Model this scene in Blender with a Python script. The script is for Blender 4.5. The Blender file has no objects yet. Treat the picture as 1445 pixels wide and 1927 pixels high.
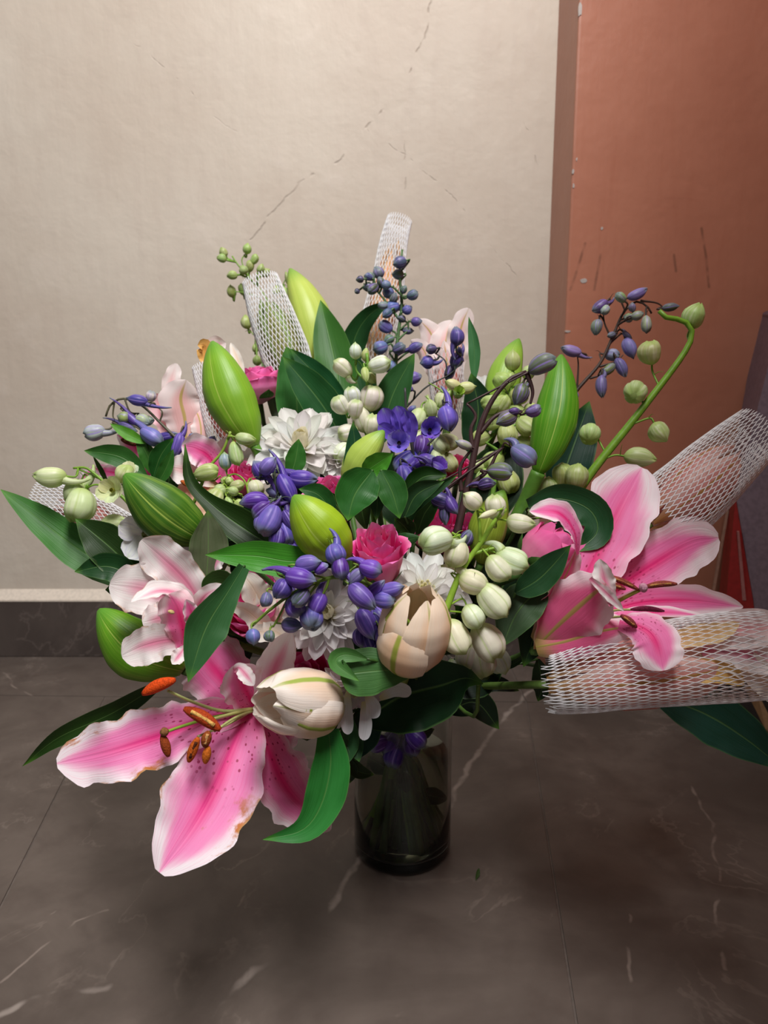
import bpy, math, random
import numpy as np
from mathutils import Vector, Matrix

random.seed(7)
rng = np.random.default_rng(7)
scene = bpy.context.scene
COL = scene.collection
PI = math.pi

# ------------------------------------------------------------------ camera, world, light, exposure
FPX = 1340.0
PITCH = math.radians(10.0)
CAM = Vector((0.0, 0.0, 0.45))
RT = Vector((1, 0, 0))
FW = Vector((0, math.cos(PITCH), -math.sin(PITCH)))
UP = Vector((0, math.sin(PITCH), math.cos(PITCH)))

cd = bpy.data.cameras.new('camera')
cam = bpy.data.objects.new('camera', cd)
COL.objects.link(cam)
cam.location = CAM
cam.rotation_euler = (PI / 2 - PITCH, 0, 0)
cd.sensor_fit = 'VERTICAL'
cd.sensor_height = 24.0
cd.sensor_width = 18.0
cd.lens = FPX / 1927.0 * 24.0
cd.clip_start = 0.01
cd.dof.use_dof = True
cd.dof.focus_distance = 0.50
cd.dof.aperture_fstop = 7.5
scene.camera = cam

world = bpy.data.worlds.new('world')
scene.world = world
world.use_nodes = True
wb = world.node_tree.nodes['Background']
wb.inputs['Color'].default_value = (0.95, 0.97, 1.0, 1)
wb.inputs['Strength'].default_value = 0.12


def area_light(name, loc, target, sx, sy, power, color):
    ld = bpy.data.lights.new(name, 'AREA')
    ld.shape = 'RECTANGLE'
    ld.size, ld.size_y = sx, sy
    ld.energy = power
    ld.color = color
    o = bpy.data.objects.new(name, ld)
    COL.objects.link(o)
    o.location = loc
    o.rotation_euler = (Vector(target) - Vector(loc)).to_track_quat('-Z', 'Y').to_euler()
    return o


# daylight through the room's high window, behind and above the photographer
area_light('window_daylight', (0.13, -0.20, 1.95), (0.0, 0.85, 0.55), 0.36, 0.9, 45, (1.0, 0.985, 0.965))
scene.view_settings.view_transform = 'Standard'
scene.view_settings.look = 'None'
scene.view_settings.exposure = 0.0
scene.view_settings.gamma = 1.0
scene.view_settings.use_curve_mapping = False
scene.cycles.max_bounces = 10
scene.cycles.transmission_bounces = 8
scene.cycles.transparent_max_bounces = 8


def P(x, y, d):
    """pixel + depth along the optical axis -> world point"""
    return CAM + d * (RT * ((x - 722.5) / FPX) - UP * ((y - 963.5) / FPX) + FW)


def ground(x, y, z=0.0):
    v = RT * ((x - 722.5) / FPX) - UP * ((y - 963.5) / FPX) + FW
    t = (z - CAM.z) / v.z
    return CAM + v * t


def onY(x, y, Y):
    v = RT * ((x - 722.5) / FPX) - UP * ((y - 963.5) / FPX) + FW
    return CAM + v * (Y / v.y)


# ------------------------------------------------------------------ materials
def lin(c):
    return tuple(((v / 255) / 12.92 if v / 255 <= 0.04045 else ((v / 255 + 0.055) / 1.055) ** 2.4) for v in c)


def rgba(c):
    return (*lin(c), 1.0)


class G:
    def __init__(self, name):
        self.mat = bpy.data.materials.new(name)
        self.mat.use_nodes = True
        self.nt = self.mat.node_tree
        self.nt.nodes.clear()
        self.out = self.nt.nodes.new('ShaderNodeOutputMaterial')

    def put(self, sock, v):
        if isinstance(v, bpy.types.NodeSocket):
            self.nt.links.new(v, sock)
        elif isinstance(v, tuple) and len(v) == 3 and sock.type == 'RGBA':
            sock.default_value = (*v, 1)
        else:
            sock.default_value = v

    def node(self, t, **kw):
        n = self.nt.nodes.new(t)
        for k, v in kw.items():
            setattr(n, k, v)
        return n

    def m(self, op, a, b=0.0, c=None, clamp=False):
        n = self.node('ShaderNodeMath', operation=op, use_clamp=clamp)
        self.put(n.inputs[0], a)
        self.put(n.inputs[1], b)
        if c is not None:
            self.put(n.inputs[2], c)
        return n.outputs[0]

    def ss(self, x, lo, hi, a=0.0, b=1.0):
        n = self.node('ShaderNodeMapRange', interpolation_type='SMOOTHSTEP')
        self.put(n.inputs['Value'], x)
        n.inputs['From Min'].default_value = lo
        n.inputs['From Max'].default_value = hi
        n.inputs['To Min'].default_value = a
        n.inputs['To Max'].default_value = b
        return n.outputs[0]

    def mix(self, f, a, b, mode='MIX'):
        n = self.node('ShaderNodeMix', data_type='RGBA', blend_type=mode)
        self.put(n.inputs[0], f)
        self.put(n.inputs[6], a)
        self.put(n.inputs[7], b)
        return n.outputs[2]

    def xyz(self, x, y, z=0.0):
        n = self.node('ShaderNodeCombineXYZ')
        for i, v in enumerate((x, y, z)):
            self.put(n.inputs[i], v)
        return n.outputs[0]

    def uv(self):
        t = self.node('ShaderNodeTexCoord')
        s = self.node('ShaderNodeSeparateXYZ')
        self.nt.links.new(t.outputs['UV'], s.inputs[0])
        return s.outputs[0], s.outputs[1]

    def pos(self):
        return self.node('ShaderNodeNewGeometry').outputs['Position']

    def noise(self, vec, scale=1.0, detail=2.0, rough=0.5, dist=0.0):
        n = self.node('ShaderNodeTexNoise')
        self.put(n.inputs['Vector'], vec)
        n.inputs['Scale'].default_value = scale
        n.inputs['Detail'].default_value = detail
        n.inputs['Roughness'].default_value = rough
        n.inputs['Distortion'].default_value = dist
        return n.outputs[0]

    def vmath(self, op, a, b=None, out=0):
        n = self.node('ShaderNodeVectorMath', operation=op)
        self.put(n.inputs[0], a)
        if b is not None:
            if op == 'SCALE':
                self.put(n.inputs['Scale'], b)
            else:
                self.put(n.inputs[1], b)
        return n.outputs[out]

    def objcol(self):
        return self.node('ShaderNodeObjectInfo').outputs['Color']

    def objrand(self):
        return self.node('ShaderNodeObjectInfo').outputs['Random']

    def bump(self, h, strength=0.3, dist=0.001):
        n = self.node('ShaderNodeBump')
        self.put(n.inputs['Height'], h)
        n.inputs['Strength'].default_value = strength
        n.inputs['Distance'].default_value = dist
        return n.outputs[0]

    def principled(self, col, rough=0.5, spec=0.5, normal=None, **kw):
        n = self.node('ShaderNodeBsdfPrincipled')
        self.put(n.inputs['Base Color'], col)
        self.put(n.inputs['Roughness'], rough)
        self.put(n.inputs['Specular IOR Level'], spec)
        if normal is not None:
            self.put(n.inputs['Normal'], normal)
        for k, v in kw.items():
            self.put(n.inputs[k], v)
        return n.outputs[0]

    def finish(self, sh, col=None, transl=0.0):
        if transl > 0:
            t = self.node('ShaderNodeBsdfTranslucent')
            self.put(t.inputs['Color'], col)
            mx = self.node('ShaderNodeMixShader')
            mx.inputs[0].default_value = transl
            self.nt.links.new(sh, mx.inputs[1])
            self.nt.links.new(t.outputs[0], mx.inputs[2])
            sh = mx.outputs[0]
        self.nt.links.new(sh, self.out.inputs['Surface'])
        return self.mat

    def segs(self, vec, paths):
        """least distance from vec to a set of polylines"""
        best = None
        for path in paths:
            for a, b in zip(path[:-1], path[1:]):
                a, b = Vector(a), Vector(b)
                ba = b - a
                pa = self.vmath('SUBTRACT', vec, tuple(a))
                t = self.m('DIVIDE', self.vmath('DOT_PRODUCT', pa, tuple(ba), out=1), ba.dot(ba), clamp=True)
                dd = self.vmath('LENGTH', self.vmath('SUBTRACT', pa, self.vmath('SCALE', tuple(ba), t)), out=1)
                best = dd if best is None else self.m('MINIMUM', best, dd)
        return best


def M_leaf():
    g = G('leaf_green')
    u, v = g.uv()
    base = g.objcol()
    e = g.m('ABSOLUTE', g.m('SUBTRACT', u, 0.5))
    r = g.objrand()
    n1 = g.noise(g.xyz(g.m('MULTIPLY', u, 5), g.m('MULTIPLY', v, 4), g.m('MULTIPLY', r, 30)), 1.0, 3)
    col = g.mix(g.ss(n1, 0.3, 0.7, 0, 0.45), base, (0.55, 0.7, 0.5), 'MULTIPLY')
    vein = g.noise(g.xyz(g.m('MULTIPLY', u, 42), g.m('MULTIPLY', v, 1.2), g.m('MULTIPLY', r, 11)), 1.0, 1)
    col = g.mix(g.ss(vein, 0.5, 0.72, 0, 0.3), col, (0.6, 0.72, 0.55), 'MULTIPLY')
    rib = g.ss(e, 0.0, 0.028, 1, 0)
    col = g.mix(g.m('MULTIPLY', rib, 0.45), col, lin((110, 150, 80)))
    tip = g.ss(v, 0.86, 1.0, 0, 0.55)
    col = g.mix(tip, col, lin((95, 150, 45)))
    rim = g.ss(e, 0.465, 0.5, 0, 0.5)
    col = g.mix(rim, col, lin((100, 140, 75)))
    h = g.m('ADD', g.m('MULTIPLY', vein, 0.6), g.m('MULTIPLY', rib, -0.8))
    nb = g.bump(h, 0.35, 0.0008)
    sh = g.principled(col, 0.45, 0.28, nb)
    return g.finish(sh, col, 0.18)


def petal_mat(name, mid, body, edge, base, bbody, bedge, bmid, e0=0.35, e1=0.95, tipw=1.0, spots=0.0, stain=0.0, transl=0.25, midw=0.3, bmidw=0.1):
    g = G(name)
    u, v = g.uv()
    r = g.m('MULTIPLY', g.objrand(), 40)
    e = g.m('MULTIPLY', g.m('ABSOLUTE', g.m('SUBTRACT', u, 0.5)), 2.0)
    n1 = g.m('SUBTRACT', g.noise(g.xyz(g.m('MULTIPLY', u, 6), g.m('MULTIPLY', v, 3), r), 1.0, 3), 0.5)
    st = g.noise(g.xyz(g.m('MULTIPLY', u, 46), g.m('MULTIPLY', v, 1.6), r), 1.0, 2)
    tip = g.m('MULTIPLY', g.m('POWER', v, 4.0), 0.85 * tipw)
    ee = g.m('ADD', g.m('ADD', e, g.m('MULTIPLY', n1, 0.45)), tip)
    fe = g.ss(ee, e0, e1)
    col = g.mix(fe, lin(body), lin(edge))
    fm = g.m('MULTIPLY', g.ss(g.m('ADD', e, g.m('MULTIPLY', n1, 0.12)), 0.0, midw, 1, 0), g.ss(v, 0.55, 0.95, 1, 0))
    col = g.mix(g.m('MULTIPLY', fm, 0.9), col, lin(mid))
    col = g.mix(g.ss(st, 0.5, 0.75, 0, 0.22), col, lin(mid))
    col = g.mix(g.ss(v, 0.0, 0.22, 0.9, 0), col, lin(base))
    if spots:
        vo = g.node('ShaderNodeTexVoronoi', feature='F1')
        g.put(vo.inputs['Vector'], g.xyz(g.m('MULTIPLY', u, 13), g.m('MULTIPLY', v, 22), r))
        vo.inputs['Scale'].default_value = 1.0
        f = g.m('MULTIPLY', g.ss(vo.outputs['Distance'], 0.16, 0.27, 1, 0), g.m('MULTIPLY', g.ss(v, 0.35, 0.62, 1, 0), g.ss(e, 0.62, 0.85, 1, 0)))
        col = g.mix(g.m('MULTIPLY', f, spots), col, lin((170, 15, 80)))
    if stain:
        n2 = g.noise(g.xyz(g.m('MULTIPLY', u, 3.2), g.m('MULTIPLY', v, 4.5), g.m('ADD', r, 3.3)), 1.0, 5, 0.65)
        f = g.m('MULTIPLY', g.ss(g.m('ADD', n2, g.m('MULTIPLY', e, 0.25)), 0.74, 0.86), g.ss(v, 0.35, 0.6))
        col = g.mix(g.m('MULTIPLY', f, stain), col, lin((205, 120, 40)))
        thin = g.m('MULTIPLY', g.ss(e, 0.93, 1.0), g.ss(n2, 0.5, 0.6))
        col = g.mix(g.m('MULTIPLY', thin, 0.8), col, lin((190, 150, 95)))
    bc = g.mix(g.ss(ee, e0, e1), lin(bbody), lin(bedge))
    bc = g.mix(g.ss(st, 0.5, 0.75, 0, 0.2), bc, lin(bbody))
    bc = g.mix(g.m('MULTIPLY', g.ss(e, bmidw * 0.4, bmidw, 1, 0), g.ss(v, 0.8, 1.0, 0.85, 0.3)), bc, lin(bmid))
    bc = g.mix(g.ss(v, 0.0, 0.3, 0.85, 0), bc, lin(bmid))
    back = g.node('ShaderNodeNewGeometry').outputs['Backfacing']
    col = g.mix(back, col, bc)
    col = g.mix(1.0, col, g.objcol(), 'MULTIPLY')
    nb = g.bump(g.m('ADD', st, g.m('MULTIPLY', g.ss(e, 0, 0.08, 1, 0), -0.7)), 0.3, 0.0007)
    sh = g.principled(col, 0.5, 0.3, nb)
    return g.finish(sh, col, transl)


def M_bud(name, groove, tipc, streak, ngroove, basec=None, gw=0.05, rough=0.42, streakamt=0.4, transl=0.1, fine=30, t0=.78):
    """closed buds: object colour, pale or dark seams where the tepals meet"""
    g = G(name)
    u, v = g.uv()
    r = g.m('MULTIPLY', g.objrand(), 40)
    base = g.objcol()
    n1 = g.noise(g.xyz(g.m('MULTIPLY', u, fine), g.m('MULTIPLY', v, 1.3), r), 1.0, 3)
    n2 = g.noise(g.xyz(g.m('MULTIPLY', u, 4), g.m('MULTIPLY', v, 2), r), 1.0, 2)
    col = g.mix(g.ss(n1, 0.42, 0.72, 0, streakamt), base, lin(streak))
    col = g.mix(g.ss(n2, 0.35, 0.7, 0, 0.3), col, (0.6, 0.68, 0.55), 'MULTIPLY')
    gf = g.m('ABSOLUTE', g.m('SUBTRACT', g.m('FRACT', g.m('MULTIPLY', u, float(ngroove))), 0.5))
    gl = g.ss(gf, 0.0, gw * ngroove, 1, 0)
    col = g.mix(g.m('MULTIPLY', gl, 0.7), col, lin(groove))
    col = g.mix(g.ss(v, t0, 1.0, 0, 0.75), col, lin(tipc))
    if basec:
        col = g.mix(g.ss(v, 0.02, 0.3, 0.8, 0), col, lin(basec))
    nb = g.bump(n1, 0.25, 0.0008)
    sh = g.principled(col, rough, 0.4, nb)
    return g.finish(sh, col, transl)


def M_plain(name, rough=0.5, spec=0.4, transl=0.0, noise=0.25, scale=90, bump=0.15):
    g = G(name)
    p = g.pos()
    n = g.noise(p, scale, 4)
    col = g.mix(g.ss(n, 0.35, 0.7, 0, noise * 2), g.objcol(), (0.55, 0.55, 0.55), 'MULTIPLY')
    sh = g.principled(col, rough, spec, g.bump(n, bump, 0.001))
    return g.finish(sh, col, transl)


def M_chrys():
    g = G('chrysanthemum_white')
    u, v = g.uv()
    st = g.noise(g.xyz(g.m('MULTIPLY', u, 18), v, g.m('MULTIPLY', g.objrand(), 20)), 1.0, 2)
    col = g.mix(g.ss(v, 0.0, 0.45), lin((226, 214, 160)), g.objcol())
    col = g.mix(g.ss(st, 0.45, 0.7, 0, 0.25), col, lin((205, 200, 200)))
    sh = g.principled(col, 0.5, 0.3, g.bump(st, 0.35, 0.0006))
    return g.finish(sh, col, 0.4)


def M_rose():
    g = G('rose_pink')
    u, v = g.uv()
    st = g.noise(g.xyz(g.m('MULTIPLY', u, 10), g.m('MULTIPLY', v, 3), g.m('MULTIPLY', g.objrand(), 20)), 1.0, 3)
    inner = g.mix(g.ss(v, 0.75, 1.0), lin((255, 70, 166)), lin((255, 150, 204)))
    outer = g.mix(g.ss(v, 0.2, 0.95), lin((248, 172, 200)), lin((255, 128, 200)))
    back = g.node('ShaderNodeNewGeometry').outputs['Backfacing']
    col = g.mix(back, inner, outer)
    col = g.mix(g.ss(st, 0.4, 0.75, 0, 0.2), col, lin((252, 70, 165)))
    col = g.mix(1.0, col, g.objcol(), 'MULTIPLY')
    sh = g.principled(col, 0.5, 0.3, g.bump(st, 0.2, 0.001))
    return g.finish(sh, col, 0.25)


MAT = {}
MAT['leaf'] = M_leaf()
MAT['lily'] = petal_mat('lily_petal_pink', (246, 36, 130), (250, 128, 188), (252, 236, 242), (222, 80, 140),
                        (240, 106, 155), (250, 222, 230), (176, 166, 80), e0=.58, e1=1.15, spots=0.9)
MAT['lily_stained'] = petal_mat('lily_petal_pink_stained', (248, 40, 140), (250, 138, 196), (252, 240, 246), (228, 80, 140),
                                (240, 140, 172), (248, 232, 235), (170, 165, 75), e0=.62, e1=1.2, spots=0.9, stain=0.95)
MAT['lily_pale'] = petal_mat('lily_petal_faded', (232, 130, 165), (244, 205, 216), (248, 242, 240), (225, 110, 150),
                             (244, 200, 208), (248, 240, 238), (205, 190, 120), e0=0.2, e1=0.75, stain=0.35, midw=0.4)
MAT['lily_cream'] = petal_mat('lily_petal_cream', (246, 222, 196), (248, 232, 214), (250, 244, 234), (205, 200, 120),
                              (248, 218, 192), (250, 238, 228), (146, 178, 30), e0=0.3, e1=0.9, transl=0.2, bmidw=0.12)
MAT['lily_blush'] = petal_mat('lily_petal_blush', (250, 180, 185), (250, 214, 214), (252, 242, 240), (210, 190, 110),
                              (250, 200, 198), (252, 238, 236), (200, 180, 90), e0=0.3, e1=0.9, transl=0.25)
MAT['lily_bud'] = M_bud('lily_bud_green', (190, 208, 100), (90, 150, 50), (176, 205, 80), 3, gw=0.007, streakamt=0.3, fine=75)
MAT['bud'] = M_bud('delphinium_bud', (196, 212, 140), (170, 196, 105), (255, 250, 225), 5, gw=0.018, streakamt=0.45, basec=(186, 206, 120), transl=0.22)
MAT['bud_purple'] = M_bud('delphinium_bud_purple', (168, 146, 226), (130, 148, 150), (146, 106, 208), 5, gw=0.022, streakamt=0.5, transl=0.15, t0=.70)
MAT['stem'] = M_plain('stem_skin', 0.45, 0.4, 0.0, 0.25, 160)
MAT['chrys'] = M_chrys()
MAT['rose'] = M_rose()
MAT['net'] = M_plain('net_plastic', 0.35, 0.5, 0.4, 0.02, 300, 0.0)
MAT['anther'] = M_plain('anther_pollen', 0.8, 0.2, 0.0, 0.45, 900, 0.6)
MAT['filament'] = M_plain('filament_skin', 0.4, 0.4, 0.15, 0.15, 200)


def M_sepal():
    g = G('delphinium_sepal')
    u, v = g.uv()
    st = g.noise(g.xyz(g.m('MULTIPLY', u, 14), g.m('MULTIPLY', v, 2), g.m('MULTIPLY', g.objrand(), 20)), 1.0, 3)
    col = g.mix(g.ss(st, 0.4, 0.7, 0, 0.5), g.objcol(), (0.65, 0.62, 0.85), 'MULTIPLY')
    col = g.mix(g.m('MULTIPLY', g.ss(v, 0.8, 1.0, 0, 0.4), g.ss(g.m('ABSOLUTE', g.m('SUBTRACT', u, 0.5)), 0.0, 0.2, 1, 0)), col, lin((160, 195, 100)))
    sh = g.principled(col, 0.5, 0.3, g.bump(st, 0.3, 0.001))
    return g.finish(sh, col, 0.25)


MAT['sepal'] = M_sepal()


# ------------------------------------------------------------------ object helpers
def link(name, me, mat, parent=None, color=None, mw=None):
    o = bpy.data.objects.new(name, me)
    COL.objects.link(o)
    if mat is not None and len(me.materials) == 0:
        me.materials.append(mat)
    if color is not None:
        o.color = (*lin(color), 1)
    if mw is not None:
        o.matrix_basis = mw
    if parent is not None:
        o.parent = parent
        if parent.type == 'EMPTY':
            o.matrix_parent_inverse = Matrix.Translation(-parent.location)
    return o


def mesh(name, V, Fc, uv=None, smooth=True):
    me = bpy.data.meshes.new(name)
    me.from_pydata([tuple(p) for p in V], [], [tuple(f) for f in Fc])
    if uv is not None:
        lay = me.uv_layers.new(name='UVMap')
        li = np.empty(len(me.loops), dtype=np.int32)
        me.loops.foreach_get('vertex_index', li)
        lay.data.foreach_set('uv', np.asarray(uv, dtype=np.float32)[li].ravel())
    if smooth:
        me.polygons.foreach_set('use_smooth', [True] * len(me.polygons))
    me.update()
    return me


def thing(name, label, cat, loc, group=None):
    o = bpy.data.objects.new(name, None)
    COL.objects.link(o)
    o.empty_display_size = 0.01
    o.location = loc
    o['label'] = label
    o['category'] = cat
    if group:
        o['group'] = group
    return o


def cat(pts, n):
    """Catmull-Rom through pts, n samples evenly spread over arc length"""
    p = np.array([tuple(q) for q in pts], float)
    if len(p) == 2:
        return p[0] + (p[1] - p[0]) * np.linspace(0, 1, n)[:, None]
    q = np.vstack([2 * p[0] - p[1], p, 2 * p[-1] - p[-2]])
    out = []
    for i in range(1, len(q) - 2):
        t = np.linspace(0, 1, 24, endpoint=False)[:, None]
        a, b, c, d = q[i - 1], q[i], q[i + 1], q[i + 2]
        out.append(0.5 * ((2 * b) + (c - a) * t + (2 * a - 5 * b + 4 * c - d) * t ** 2 + (3 * b - a - 3 * c + d) * t ** 3))
    out.append(p[-1:])
    o = np.vstack(out)
    s = np.concatenate([[0], np.cumsum(np.linalg.norm(np.diff(o, axis=0), axis=1))])
    k = np.linspace(0, s[-1], n)
    return np.stack([np.interp(k, s, o[:, j]) for j in range(3)], 1)


def nrm(a):
    return a / np.maximum(np.linalg.norm(a, axis=-1, keepdims=True), 1e-9)


PROF = {
    'leaf': [(0, .16), (.2, .72), (.45, 1), (.7, .78), (.88, .38), (1, .01)],
    'ovate': [(0, .14), (.12, .7), (.35, 1), (.62, .9), (.82, .5), (.94, .17), (1, .01)],
    'petal': [(0, .25), (.2, .6), (.5, 1), (.75, .9), (.9, .58), (.97, .3), (1, .04)],
    'round': [(0, .3), (.25, .7), (.55, 1), (.8, .95), (.93, .72), (.98, .45), (1, .15)],
    'long': [(0, .35), (.15, .65), (.4, .95), (.6, 1), (.8, .72), (.92, .38), (1, .02)],
    'base': [(0, .6), (.2, .95), (.4, 1), (.7, .7), (.9, .3), (1, .01)],
}
_pc = {}


def profile(key, v):
    k = key if isinstance(key, str) else tuple(key)
    if k not in _pc:
        a = np.array(PROF[key] if isinstance(key, str) else key, float)
        x = np.linspace(0, 1, 201)
        y = np.interp(x, a[:, 0], a[:, 1])
        for _ in range(2):
            yy = np.concatenate([[y[0]] * 7, y, [y[-1]] * 7])
            ys = np.convolve(yy, np.ones(15) / 15, 'valid')
            ys[0], ys[-1] = y[0], y[-1]
            y = ys
        _pc[k] = (x, y)
    return np.interp(v, *_pc[k])


def grid_faces(ny, nx, wrap=False):
    f = []
    for i in range(ny - 1):
        for j in range(nx - (0 if wrap else 1)):
            j2 = (j + 1) % nx
            f.append((i * nx + j, i * nx + j2, (i + 1) * nx + j2, (i + 1) * nx + j))
    return f


CAMN = np.array(CAM)


def px3(pts, d):
    n = len(pts)
    out = []
    for i, p in enumerate(pts):
        if len(p) == 3:
            out.append(P(*p))
        else:
            t = i / max(1, n - 1)
            dd = d if not isinstance(d, (tuple, list)) else d[0] + (d[1] - d[0]) * t
            out.append(P(p[0], p[1], dd))
    return out


def blade(parent, name, pts, w, mat, d=0.5, prof='leaf', cup=0.35, fold=0.0, wave=0.0, wf=3.0, twist=(0, 0), ny=22, nx=9,
          flip=False, color=None, edge=0.0, droop=0.0, label=None):
    p3 = px3(pts, d)
    S = cat(p3, ny)
    dm = float(np.mean([(p - CAM).dot(FW) for p in p3]))
    W = w * dm / FPX * 0.5
    T = nrm(np.gradient(S, axis=0))
    Vd = nrm(CAMN - S)
    side = np.cross(T, Vd)
    for i in range(ny):
        if np.linalg.norm(side[i]) < 0.12 and i > 0:
            side[i] = side[i - 1] - T[i] * np.dot(T[i], side[i - 1])
        side[i] /= max(1e-9, np.linalg.norm(side[i]))
        if i > 0 and np.dot(side[i], side[i - 1]) < 0:
            side[i] *= -1
    N = np.cross(side, T)
    v = np.linspace(0, 1, ny)
    tw = np.radians(np.interp(v, [0, 1], twist) if len(twist) == 2 else np.interp(v, np.linspace(0, 1, len(twist)), twist))[:, None]
    s2 = side * np.cos(tw) + N * np.sin(tw)
    n2 = N * np.cos(tw) - side * np.sin(tw)
    wv = profile(prof, v) * W
    u = np.linspace(-1, 1, nx)
    ph = rng.uniform(0, 6.28, 6)
    V = np.zeros((ny, nx, 3))
    a = max(1e-3, abs(cup))
    for j, uu in enumerate(u):
        sgn = 0 if uu < 0 else 3
        ew = 1 + edge * (np.sin(v * wf * 9 + ph[sgn + 2]) + .6 * np.sin(v * wf * 17 + ph[sgn])) * uu * uu * np.minimum(1, v * 3)
        x = np.sin(a * uu) / a * ew
        z = np.sign(cup) * (1 - np.cos(a * uu)) / a + fold * abs(uu)
        z = z + wave * np.sin(v * wf * 2 * PI + ph[sgn]) * abs(uu) ** 1.7 + 0.5 * wave * np.sin(v * wf * 4.3 * PI + ph[sgn + 1]) * abs(uu) ** 3
        V[:, j] = S + s2 * (x * wv)[:, None] + n2 * (z * wv)[:, None]
    UV = np.stack([np.tile((u + 1) / 2, (ny, 1)), np.tile(v[:, None], (1, nx))], -1).reshape(-1, 2)
    fc = grid_faces(ny, nx)
    # front face must look along +n2 (towards the viewer) unless flipped
    if flip:
        fc = [tuple(reversed(f)) for f in fc]
    me = mesh(name, V.reshape(-1, 3), fc, UV)
    o = link(name, me, mat, parent, color)
    if label:
        o['label'] = label
    return o


def tube_geo(S, r, ns=8, cap=True):
    S = np.asarray(S, float)
    n = len(S)
    r = np.broadcast_to(np.asarray(r, float), (n,))
    T = nrm(np.gradient(S, axis=0))
    ref = np.array([0.31, 0.95, 0.1]) if abs(T[0][1]) < 0.8 else np.array([1.0, 0.1, 0.2])
    a = np.cross(T[0], ref)
    a /= np.linalg.norm(a)
    V, UV = [], []
    for i in range(n):
        a = a - T[i] * np.dot(a, T[i])
        a /= max(1e-9, np.linalg.norm(a))
        b = np.cross(T[i], a)
        for k in range(ns):
            t = 2 * PI * k / ns
            V.append(S[i] + r[i] * (math.cos(t) * a + math.sin(t) * b))
            UV.append((k / ns, i / max(1, n - 1)))
    fc = grid_faces(n, ns, True)
    if cap:
        fc.append(tuple(range(ns - 1, -1, -1)))
        fc.append(tuple(range((n - 1) * ns, n * ns)))
    return V, fc, UV


def tube(parent, name, pts3, r, mat, color=None, n=16, ns=8, r1=None):
    S = cat(pts3, n)
    rr = np.linspace(r, r1 if r1 is not None else r, n)
    V, fc, UV = tube_geo(S, rr, ns)
    return link(name, mesh(name, V, fc, UV), mat, parent, color)


# vase placement and the bundle of stems inside it
VB = ground(757, 1592)
VX, VY = VB.x, VB.y
V_RIM = 0.195
V_R = 0.0475
_k = [0]


def foot_points(p):
    k = _k[0]
    _k[0] += 1
    ang = math.atan2(p.y - VY, p.x - VX) + random.uniform(-.25, .25)
    rm = 0.012 + 0.023 * math.sqrt(((k * 0.618) % 1))
    m = Vector((VX + rm * math.cos(ang), VY + rm * math.sin(ang), V_RIM + 0.004))
    ab = ang + PI + random.uniform(-.6, .6)
    rb = 0.006 + 0.026 * math.sqrt(((k * 0.381 + .3) % 1))
    b = Vector((VX + rb * math.cos(ab), VY + rb * math.sin(ab), 0.0125))
    return m, b


STEMG = (70, 100, 40)


def stem_to_vase(parent, p, r=0.0022, color=STEMG, direction=None, foot=None):
    m, b = foot or foot_points(p)
    pts = [p]
    if direction is not None:
        pts.append(p + (direction.normalized() * .7 + FW * .75).normalized() * min(0.06, (m - p).length * 0.3))
    mid = m.lerp(p, 0.4)
    mid.z = max(mid.z - 0.012, m.z + 0.01)
    if (m - p).length > 0.05:
        pts.append(mid)
    pts += [m, m.lerp(b, 0.5), b]
    return tube(parent, 'stem', pts, r, MAT['stem'], color, n=26, ns=7)


def flower(name, label, catg, group=None, at=(757, 1300, 0.65)):
    """an Empty standing on the vase floor where the stem ends"""
    m, b = foot_points(P(*at))
    t = thing(name, label, catg, b, group)
    FOOT[t.name] = (m, b)
    return t


FOOT = {}


def stem(t, p, r=0.0022, color=STEMG, direction=None):
    return stem_to_vase(t, p, r, color, direction, FOOT[t.name])


def frame_from(axis):
    z = Vector(axis).normalized()
    ref = (CAM - Vector((0, .5, .3))).normalized()
    x = z.cross(Vector((0, -1, 0.15)))
    if x.length < 0.2:
        x = z.cross(Vector((0, 0, -1)))
    x.normalize()
    y = z.cross(x).normalized()
    if y.y > 0:
        x, y = -x, -y
    return x, y, z   # y looks towards the viewer


# ------------------------------------------------------------------ plant part builders
def lily_bud(t, base, tip, w, color, d=0.5, dt=None, phi=80, bend=0.06, name='bud', prof=None, slim=1.0):
    b, e = P(*base, d), P(*tip, dt if dt else d)
    ax = e - b
    L = ax.length
    X, Y, Z = frame_from(ax)
    W = w * d / FPX * 0.5
    ny, nt = 26, 48
    v = np.linspace(0, 1, ny)
    r = profile(prof or ((0, .2), (.06, .42), (.2, .78), (.42, 1), (.6, .94), (.8, .66), (.93, .36), (1, .08)), v) * W
    th = np.linspace(0, 2 * PI, nt, endpoint=False)
    V = np.zeros((ny, nt, 3))
    UV = np.zeros((ny, nt, 2))
    p0 = math.radians(phi)
    for j, t_ in enumerate(th):
        q = (t_ - p0 + PI / 3) % (2 * PI / 3) - PI / 3           # angle to the nearest seam
        k = 1 - 0.03 * np.cos(3 * (t_ - p0)) - 0.05 * math.exp(-(q / 0.07) ** 2) + 0.03 * math.exp(-((abs(q) - PI / 3) / 0.1) ** 2)
        rr = r * k
        off = bend * L * np.sin(v * PI)
        V[:, j] = (np.array(b) + np.outer(v * L, np.array(Z)) + np.outer(rr * math.cos(t_) + off, np.array(X)) + np.outer(rr * math.sin(t_), np.array(Y)))
        UV[:, j, 0] = ((t_ - p0) / (2 * PI) + 0.5 / 3) % 1.0
        UV[:, j, 1] = v
    fc = grid_faces(ny, nt, True)
    fc.append(tuple(range(nt - 1, -1, -1)))
    fc.append(tuple(range((ny - 1) * nt, ny * nt)))
    o = link(name, mesh(name, V.reshape(-1, 3), fc, UV.reshape(-1, 2)), MAT['lily_bud'], t, color)
    return o, b, -ax


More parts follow.
